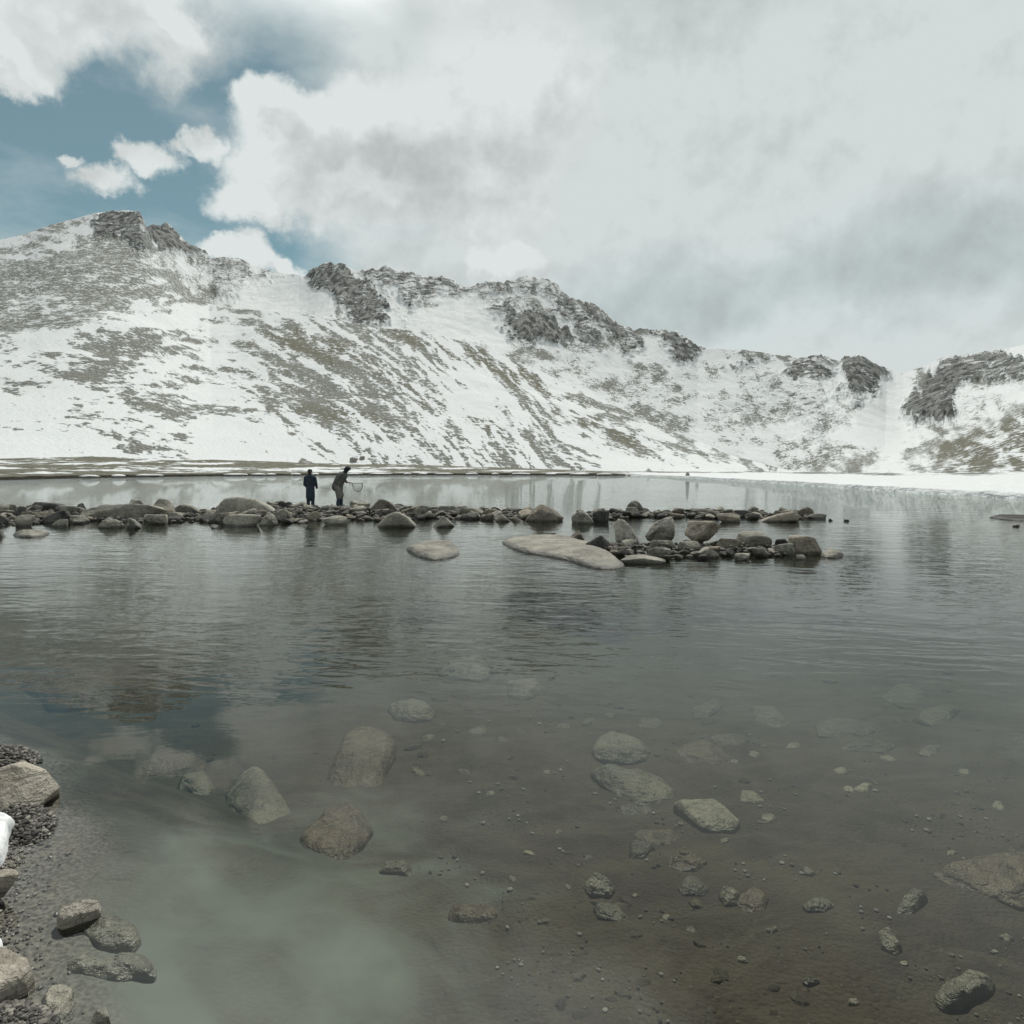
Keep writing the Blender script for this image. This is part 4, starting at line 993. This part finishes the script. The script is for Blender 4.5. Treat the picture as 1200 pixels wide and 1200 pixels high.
bsdf(nt, out, mixc(nt, isl.pow(1.6), (0.05, 0.045, 0.035), (0.36, 0.345, 0.30)), 0.7, 0.3)
pebbles('bed_pebbles', np.array(pts), szs, gm4, 'tiny pale pebbles strewn over the brown lake bed')

# half-buried cobbles packed over the bed
r = np.random.RandomState(12)
cp_, cs_ = [], []
while len(cp_) < 420:
    x, y = r.uniform(120, 1260), 770 + 440 * r.rand() ** 1.15
    dens = vn2(np.array([x / 110]), np.array([y / 60]), 9)[0]
    if dens < .38 or (x < 600 and y > 900): continue
    z = bed_hit(x, y); X, Y = on_plane(x, y, z)
    sz = (0.008 + 0.050 * r.rand() ** 3.5) * (Y / 2.8) ** .8
    cp_.append((X, Y, float(bed_z(X, Y)) - sz * .42)); cs_.append(sz)
gm6, nt, out = new_mat('bed_cobbles')
gnode = nt.nodes.new('ShaderNodeNewGeometry'); isl = E(nt, gnode.outputs['Random Per Island'])
cc = mixc(nt, isl, (0.036, 0.030, 0.020), (0.105, 0.090, 0.062))
cc = mixc(nt, noise(nt, pos(nt), 25, 5, .65).ss(.4, .65) * .7, cc, (0.034, 0.030, 0.023))
bsdf(nt, out, cc, .8, .25, bump(nt, noise(nt, pos(nt), 60, 4), .01, .8))
pebbles('bed_cobbles', np.array(cp_), cs_, gm6, 'brown half-buried cobbles packed over the lake bed', 2)

pts, szs = [], []
for (n, xa, xb, top, bot, zz) in [(420, -30, 330, ([-30, 0, 100, 180, 330], [594, 594, 600, 598, 597]), ([-30, 0, 60, 200, 330], [617, 617, 613, 613, 612]), .10), (520, 318, 628, ([318, 480, 628], [595, 598, 601]), ([318, 480, 628], [612, 609, 608.5]), .11),
                               (260, 675, 945, ([675, 945], [600, 602]), ([675, 760, 945], [610, 607, 609]), .10), (240, 712, 932, ([712, 800, 932], [641, 637, 643]), ([712, 760, 840, 932], [655, 657, 653, 652]), .10)]:
    for _ in range(n):
        x = r.uniform(xa, xb); k = r.rand()
        X, Y = on_plane(x, np.interp(x, *top) * (1 - k) + np.interp(x, *bot) * k)
        pts.append((X, Y, zz * math.sin(math.pi * (.15 + .75 * k)) * r.uniform(.2, 1))); szs.append(r.uniform(2.0, 5.0) / F * Y)
gm5, nt, out = new_mat('jetty_rubble')
gnode = nt.nodes.new('ShaderNodeNewGeometry'); isl = E(nt, gnode.outputs['Random Per Island'])
bsdf(nt, out, mixc(nt, noise(nt, pos(nt), 9, 5).ss(.35, .65), mixc(nt, isl, (0.03, 0.03, 0.028), (0.20, 0.185, 0.155)), (0.06, 0.057, 0.05)), 0.7, 0.3)
pebbles('jetty_rubble', np.array(pts), szs, gm5, 'small broken rubble filling the gaps between the jetty boulders')

# ---- snow
ms, nt, out = new_mat('old_snow')
O = pos(nt)
sn = noise(nt, O, 6, 5, .6)
bsdf(nt, out, mixc(nt, (sn + (noise(nt, O, 45, 4, .7) - .5) * .8).ss(.3, .6), (.52, .53, .52), (.80, .82, .825)), .7, .3, bump(nt, sn * .03 + noise(nt, O, 60, 3) * .004, 1, .6))
MATS['snow'] = ms
o = slab('melting lump of snow between the buff rock and the left edge', [(-30, 955), (-5, 953), (10, 957), (18, 964), (10, 972), (8, 985), (4, 998), (-3, 1005), (-20, 1008), (-40, 990)], .045, 'snow', z=.05, seed=77, name='snow_lump', cat='snow', steep=.22, rough=.5)
slab('scrap of snow above the cream rock at the left edge', [(-14, 1105), (-3, 1105), (4, 1112), (2, 1119), (-8, 1121)], .04, 'snow', z=.04, seed=78, name='snow_lump', cat='snow', nseg=60)
for i, (a, b) in enumerate([(88, 108), (126, 140), (155, 186), (258, 287), (291, 308), (310, 320), (339, 350), (363, 371), (404, 424), (430, 458), (472, 481), (489, 500), (508, 530), (545, 560), (576, 584), (600, 622), (640, 652), (668, 690), (700, 718)]):
    ym = np.interp((a + b) / 2, [0, 200, 400, 600, 740], [561.6, 557.8, 556.2, 556.0, 557.0])
    X0, Y0_ = on_plane((a + b) / 2, ym + .9, 0)
    w_ = (b - a) / F * Y0_; dd, ff_ = ico(3)
    q = dd * (1 + .5 * (fbm3(dd * 2 + i * 5, 3, i)[:, None] - .5)) * np.array([w_ / 2, 1.3, .26])
    q[:, 2] = np.maximum(q[:, 2], -.1)
    o = add_obj('snow_drift', mesh_np('snow_drift', q, ff_, ms), loc=(X0, Y0_ + 1.5, .33))
    tag(o, 'low white snow drift hanging over the dark peat bank across the lake', 'snow drift', 'snow drifts along the far bank')
def on_hill(px, py):
    q = np.hypot(PX - px, PY - py) + np.where(front, 0, 1e6)
    j = np.unravel_index(np.argmin(q), q.shape)
    return GX[j], GY[j], GZ2[j]
for (lab, a, b, c, d_) in [('grey boulder alone on the snow above the far bank, larger of two', 410, 420, 536.5, 541.5), ('dark low boulder on the snow right of the grey one across the lake', 421, 428, 535, 538.5), ('grey boulder on the snow near the right end of the far peat bank', 803, 808, 554, 557.5)]:
    X, Y, Z = on_hill((a + b) / 2, d_)
    w_ = (b - a) / F * Y; h_ = (d_ - c) / F * Y
    vv, f = rock_shape(int(a), 3, 12, 12, .06)
    o = add_obj('boulder', mesh_np('boulder', vv * np.array([w_ / 2, w_ / 2.4, h_ * .75]), f, M_GREY), loc=(X, Y, Z + h_ * .3))
    tag(o, lab, 'boulder')

# ================================================================== PEOPLE
def plain(name, col, rough=.85, fold=0.0):
    m, nt, out = new_mat(name)
    Oc = coord(nt, 'Object'); a = noise(nt, Oc, 7, 5, .6)
    c = mixc(nt, a.ss(.3, .7), tuple(x * .75 for x in col), tuple(x * 1.25 for x in col))
    bsdf(nt, out, c, rough, .3, bump(nt, a * fold, 1, .7))
    return m
M_SKIN = plain('skin', (.42, .27, .20), .55)
M_NAVY = plain('navy_coat', (.030, .045, .064), .8, .05)
M_NAVY2 = plain('navy_waders', (.026, .038, .062), .6, .04)
M_CHAR = plain('charcoal_jacket', (.105, .108, .100), .85, .05)
M_WADE = plain('grey_waders', (.17, .17, .152), .75, .05)
M_BLK = plain('black_cloth', (.030, .032, .036), .85, .02)
M_HAIR = plain('brown_hair', (.04, .03, .022), .7, .01)
M_MET = plain('dark_metal', (.05, .05, .052), .4)
M_NET = plain('net_cord', (.30, .31, .29), .9)

def capsule(p0, p1, r0, r1, fx=1.0, fy=1.0, n=20, m=6):
    """tapered round-ended limb; fx / fy flatten its section along world x / y"""
    p0, p1 = np.array(p0, float), np.array(p1, float)
    ax = p1 - p0; L = np.linalg.norm(ax); ax = ax / max(L, 1e-9)
    ref = np.array([0, 1, 0]) if abs(ax[1]) < .9 else np.array([1, 0, 0])
    u = np.cross(ref, ax); u /= np.linalg.norm(u); w = np.cross(ax, u)
    rings = []
    for k in range(m + 1):
        a = -math.pi / 2 + math.pi / 2 * k / m; rings.append((p0 + ax * r0 * math.sin(a), r0 * math.cos(a)))
    for k in range(m + 1):
        a = math.pi / 2 * k / m; rings.append((p1 + ax * r1 * math.sin(a), r1 * math.cos(a)))
    th = np.linspace(0, 2 * math.pi, n, endpoint=False)
    V = []
    for c, rr in rings:
        off = (np.cos(th)[:, None] * u + np.sin(th)[:, None] * w) * max(rr, 1e-4)
        off = off * np.array([fx, fy, 1]); V.append(c + off)
    nr = len(rings); a = np.arange(nr * n).reshape(nr, n); b = np.roll(a, -1, 1)
    return np.concatenate(V), np.stack([a[:-1], b[:-1], b[1:], a[1:]], -1).reshape(-1, 4)
def ell(c, r, sub=3):
    d, f = ico(sub); return d * np.array(r) + np.array(c), f
def fuse(name, pieces, voxel, mat, parent=None, smooth_it=2):
    """joins overlapping volumes into one continuous skin"""
    vs_, fs3, fs4, o = [], [], [], 0
    for v_, f_ in pieces:
        (fs3 if f_.shape[1] == 3 else fs4).append(f_ + o); vs_.append(v_); o += len(v_)
    fl_ = [np.concatenate(x) for x in (fs3, fs4) if x]
    ob = bpy.data.objects.new('tmp', mesh_np('tmp', np.concatenate(vs_), fl_)); COL.objects.link(ob)
    rm = ob.modifiers.new('r', 'REMESH'); rm.mode = 'VOXEL'; rm.voxel_size = voxel; rm.use_smooth_shade = True
    if smooth_it:
        sm = ob.modifiers.new('s', 'SMOOTH'); sm.factor = .5; sm.iterations = smooth_it
    dg = bpy.context.evaluated_depsgraph_get(); dg.update()
    me = bpy.data.meshes.new_from_object(ob.evaluated_get(dg)); me.name = name
    old = ob.data; bpy.data.objects.remove(ob); bpy.data.meshes.remove(old)
    me.materials.clear(); me.materials.append(mat)
    me.polygons.foreach_set('use_smooth', np.ones(len(me.polygons), bool))
    return add_obj(name, me, parent)
def hand(wrist, dirv, up, s=1.0, curl=.7, side=1):
    """palm, five bent fingers"""
    d = np.array(dirv, float); d /= np.linalg.norm(d); u = np.array(up, float); u -= d * (u @ d); u /= np.linalg.norm(u)
    r_ = np.cross(d, u) * side
    w_ = np.array(wrist, float); out_ = []
    for k in (-1, 0, 1):
        out_.append(capsule(w_ + r_ * k * .018 * s, w_ + d * .085 * s + r_ * k * .026 * s, .017 * s, .015 * s, n=12, m=4))
    for k, L in enumerate((.070, .080, .074, .058)):
        b = w_ + d * .09 * s + r_ * (-.031 + .021 * k) * s
        a0 = curl * .6; a1 = a0 + curl; a2 = a1 + curl * .8
        p = b
        for a_, l_, ra, rb in ((a0, .45, .0095, .009), (a1, .32, .009, .0082), (a2, .26, .0082, .007)):
            q = p + (d * math.cos(a_) - u * math.sin(a_)) * L * l_ * s
            out_.append(capsule(p, q, ra * s, rb * s, n=10, m=3)); p = q
    b = w_ + d * .03 * s - r_ * .03 * s
    q = b + (d * .6 - r_ * .6 - u * .35) * .04 * s; q2 = q + (d * .8 - u * .6 + r_ * .1) * .032 * s
    out_ += [capsule(b, q, .012 * s, .011 * s, n=10, m=3), capsule(q, q2, .011 * s, .008 * s, n=10, m=3)]
    return out_
def head(c, fwd, tilt=0.0):
    """skull, jaw, nose, ears, brow, lips around centre c, looking along fwd (xy)"""
    f = np.array([fwd[0], fwd[1], 0.0]); f /= np.linalg.norm(f); s_ = np.array([f[1], -f[0], 0])
    up_ = np.array([0, 0, 1.0]); f, up_ = f * math.cos(tilt) - up_ * math.sin(tilt), up_ * math.cos(tilt) + f * math.sin(tilt)
    c = np.array(c, float); P_ = lambda a, b, d_: c + f * a + s_ * b + up_ * d_
    pc = [capsule(P_(-.015, 0, .025), P_(.01, 0, .02), .092, .085), capsule(P_(.03, 0, -.02), P_(.055, 0, -.085), .066, .035),
          capsule(P_(.088, 0, .005), P_(.106, 0, -.025), .010, .014, n=10, m=4)]
    for k in (-1, 1):
        pc += [capsule(P_(-.005, k * .078, .01), P_(-.012, k * .084, -.03), .018, .012, n=10, m=4), capsule(P_(.082, k * .015, .025), P_(.075, k * .045, .025), .011, .010, n=10, m=4),
               ell(P_(.080, k * .032, .004), (.012, .012, .011), 2)]
    pc.append(capsule(P_(.088, -.02, -.058), P_(.088, .02, -.058), .009, .009, n=10, m=4))
    return pc, P_
def empty(name, loc):
    o = bpy.data.objects.new(name, None); COL.objects.link(o); o.location = loc; o.empty_display_size = .2; return o

# --- angler seen from behind, long navy coat, dark cap
X, Y = on_plane(364, 592.5, 0)
p1 = empty('person', (X, Y, -.22))
hd, HP = head((0, .02, 1.645), (.35, .94))
body = hd + [capsule((0, .01, 1.45), (0, .015, 1.58), .06, .055), capsule((0, 0, 1.05), (0, 0, 1.38), .15, .17, 1.05, .7), capsule((-.15, 0, 1.40), (.15, 0, 1.40), .075, .075), capsule((0, 0, .92), (0, 0, 1.05), .155, .15, 1.05, .75),
    capsule((-.085, 0, .92), (-.095, .01, .50), .085, .058), capsule((-.095, .01, .50), (-.095, -.02, .09), .058, .042), capsule((-.095, -.02, .05), (-.10, .13, .035), .045, .038),
    capsule((.085, 0, .92), (.095, .02, .50), .085, .058), capsule((.095, .02, .50), (.10, .0, .09), .058, .042), capsule((.10, 0, .05), (.12, .15, .035), .045, .038),
    capsule((-.19, 0, 1.40), (-.235, .0, 1.12), .052, .043), capsule((-.235, 0, 1.12), (-.17, .16, .98), .042, .03),
    capsule((.19, 0, 1.40), (.25, -.01, 1.13), .052, .043), capsule((.25, -.01, 1.13), (.22, .17, 1.02), .042, .03)]
body += hand((.22, .18, 1.02), (-.15, 1, -.05), (0, 0, 1), 1.0, .85, 1) + hand((-.165, .17, .98), (.2, 1, 0), (0, 0, 1), 1.0, .85, -1)
fuse('body', body, .008, M_SKIN, p1)
coat = [capsule((0, 0, 1.0), (0, 0, 1.37), .175, .185, 1.05, .75), capsule((-.15, 0, 1.405), (.15, 0, 1.405), .095, .095), capsule((0, 0, .60), (0, 0, 1.0), .185, .175, 1.05, .8), capsule((0, .01, 1.44), (0, .015, 1.52), .085, .078),
    capsule((-.195, 0, 1.40), (-.24, 0, 1.12), .075, .064), capsule((-.24, 0, 1.12), (-.175, .155, .985), .064, .05), capsule((.195, 0, 1.40), (.255, -.01, 1.13), .075, .064), capsule((.255, -.01, 1.13), (.222, .155, 1.025), .064, .05)]
fuse('long_coat', coat, .014, M_NAVY, p1)
wd = []
for k in (-1, 1): wd += [capsule((k * .085, 0, .8), (k * .095, .01, .5), .105, .08), capsule((k * .095, .01, .5), (k * .10, 0, .09), .08, .07), capsule((k * .098, -.01, .05), (k * .11, .15, .045), .06, .052)]
fuse('waders', wd, .014, M_NAVY2, p1)
fuse('cap', [ell(HP(-.012, 0, .055), (.104, .104, .078)), capsule(HP(.08, -.03, .05), HP(.15, 0, .035), .016, .013), capsule(HP(.08, .03, .05), HP(.15, 0, .035), .016, .013)], .008, M_BLK, p1)
fuse('hair', [ell(HP(-.035, 0, -.01), (.082, .09, .075))], .01, M_HAIR, p1)
tag(p1, 'person in a long navy coat and dark cap standing in the lake with back turned', 'person')
rod = empty('fishing_rod', (X + .21, Y + .28, .79))
add_obj('handle', mesh_np('handle', *capsule((0, -.22, .02), (0, .10, 0), .014, .013, n=12, m=3), M_BLK), rod)
add_obj('blank', mesh_np('blank', *capsule((0, .10, 0), (.55, 2.3, -.28), .007, .002, n=10, m=3), M_MET), rod)
add_obj('reel', mesh_np('reel', *capsule((-.015, -.05, -.045), (.015, -.05, -.045), .035, .035, n=16, m=4), M_MET), rod)
tag(rod, 'thin fishing rod held forward by the angler in the navy coat', 'fishing rod')

# --- hooded angler bending to the right, landing net in hand
X, Y = on_plane(397, 592, 0)
p2 = empty('person', (X, Y, -.08))
hd, HP = head((.20, -.03, 1.645), (1, -.15), .55)
hip = np.array((-.02, 0, .95)); chest = np.array((.04, 0, 1.38))
body = hd + [capsule((.10, -.01, 1.46), (.165, -.025, 1.57), .062, .056), capsule((-.02, 0, 1.02), (.05, 0, 1.36), .155, .17, .85, 1.0), capsule((.06, -.15, 1.42), (.06, .15, 1.42), .075, .075), capsule((-.03, 0, .92), (-.02, 0, 1.04), .16, .155, .85, 1.0),
    capsule((-.03, -.09, .92), (.03, -.10, .50), .09, .062), capsule((.03, -.10, .50), (-.02, -.10, .09), .060, .045), capsule((-.03, -.10, .05), (.13, -.11, .035), .046, .04),
    capsule((-.03, .09, .92), (.08, .10, .50), .09, .062), capsule((.08, .10, .50), (.08, .11, .09), .060, .045), capsule((.07, .11, .05), (.23, .12, .035), .046, .04),
    capsule((.05, -.20, 1.42), (-.06, -.24, 1.15), .055, .046), capsule((-.06, -.24, 1.15), (.03, -.22, .93), .044, .032),
    capsule((.07, .20, 1.42), (.16, .20, 1.16), .055, .046), capsule((.16, .20, 1.16), (.37, .08, 1.05), .044, .032)]
body += hand((.03, -.22, .915), (.12, .02, -1), (-1, 0, 0), 1.02, .5, 1) + hand((.385, .075, 1.045), (1, -.2, -.15), (0, 0, 1), 1.02, 1.0, 1)
fuse('body', body, .008, M_SKIN, p2)
jk = [capsule((-.03, 0, .98), (.045, 0, 1.36), .215, .225, 1.12, 1.0), capsule((.06, -.15, 1.43), (.06, .15, 1.43), .10, .10), capsule((-.05, 0, .86), (-.02, 0, 1.0), .215, .215, 1.12, 1.0), capsule((-.02, 0, 1.25), (.02, 0, 1.42), .18, .15),
    capsule((.05, -.205, 1.42), (-.07, -.245, 1.15), .082, .072), capsule((-.07, -.245, 1.15), (.025, -.222, .955), .072, .055), capsule((.07, .205, 1.42), (.165, .205, 1.16), .082, .07), capsule((.165, .205, 1.16), (.345, .092, 1.058), .068, .05)]
fuse('jacket', jk, .014, M_CHAR, p2)
hood = [ell(HP(-.025, 0, .03), (.132, .128, .138)), capsule((.09, -.01, 1.47), (.15, -.02, 1.56), .105, .10), ell(HP(.03, 0, .075), (.095, .105, .085))]
fuse('hood', hood, .012, M_BLK, p2)
wd = []
for k, kx, ax_ in ((-1, .03, -.02), (1, .08, .08)): wd += [capsule((-.03, k * .09, .90), (kx, k * .10, .52), .15, .125), capsule((kx, k * .10, .52), (kx - .01, k * .10, .42), .125, .10)]
fuse('wader_tops', wd, .014, M_WADE, p2)
wd = []
for k, kx, ax_ in ((-1, .03, -.02), (1, .08, .08)): wd += [capsule((kx, k * .10, .45), (ax_, k * .105, .09), .082, .07), capsule((ax_ - .01, k * .105, .05), (ax_ + .16, k * .11, .045), .06, .055)]
fuse('boots', wd, .014, M_NAVY2, p2)
for c_ in p2.children:
    for w_ in c_.data.vertices:
        t_ = max(0.0, w_.co.z - .95)
        if w_.co.x < .30 or t_ > .2:
            w_.co.x += .26 * t_; w_.co.z -= .07 * t_
tag(p2, 'person in a dark hooded jacket and grey waders bending forward with a landing net', 'person')
net = empty('landing_net', (X + .50, Y + .045, .955))
add_obj('handle', mesh_np('handle', *capsule((-.10, .03, .03), (.12, -.02, -.01), .014, .012, n=12, m=3), M_BLK), net)
# hoop: a D with its flat side up, the bag hanging behind it
hp = []
for k in range(33):
    a = math.pi * k / 32
    hp.append((.32 + .22 * -math.cos(a), -.03 + .04 * math.sin(a), -.02 - .34 * math.sin(a) ** .8))
hp.append((.32, -.035, .0))
pcs = [capsule(hp[i], hp[(i + 1) % len(hp)], .011, .011, n=8, m=2) for i in range(len(hp))]
V, Fs, o_ = [], [], 0
for a_, b_ in pcs: V.append(a_); Fs.append(b_ + o_); o_ += len(a_)
add_obj('hoop', mesh_np('hoop', np.concatenate(V), np.concatenate(Fs), M_MET), net)
V, Fs, o_ = [], [], 0
def cord(a_, b_):
    global o_
    vv, f = capsule(a_, b_, .0022, .0022, n=5, m=1); V.append(vv); Fs.append(f + o_); o_ += len(vv)
def bagp(u, q):
    x = .32 + .21 * u; zmin = -.34 * max(1 - u * u, 0) ** .4
    return (x, -.03 + .22 * math.sin(math.pi * q) * (1 - u * u), -.01 + zmin * q)
us = np.linspace(-.95, .95, 15); qs = np.linspace(0, 1, 12)
for i in range(len(us)):
    for j in range(len(qs) - 1):
        cord(bagp(us[i], qs[j]), bagp(us[i], qs[j + 1]))
        if i < len(us) - 1: cord(bagp(us[i], qs[j]), bagp(us[i + 1], qs[j]))
add_obj('net_bag', mesh_np('net_bag', np.concatenate(V), np.concatenate(Fs), M_NET), net)
tag(net, 'round landing net held out by the hooded angler', 'net')

# ================================================================== RENDER SETTINGS
S.render.engine = 'CYCLES'
S.cycles.use_denoising = True
S.cycles.denoiser = 'OPENIMAGEDENOISE'
S.cycles.max_bounces = 6; S.cycles.diffuse_bounces = 2; S.cycles.glossy_bounces = 3; S.cycles.transparent_max_bounces = 8; S.cycles.volume_bounces = 0
S.cycles.use_adaptive_sampling = True; S.cycles.adaptive_threshold = 0.015
S.cycles.sample_clamp_indirect = 4
S.render.resolution_x = S.render.resolution_y = 1024
S.view_settings.view_transform = 'Standard'; S.view_settings.look = 'None'
S.view_settings.exposure = 0; S.view_settings.gamma = 1; S.view_settings.use_curve_mapping = False
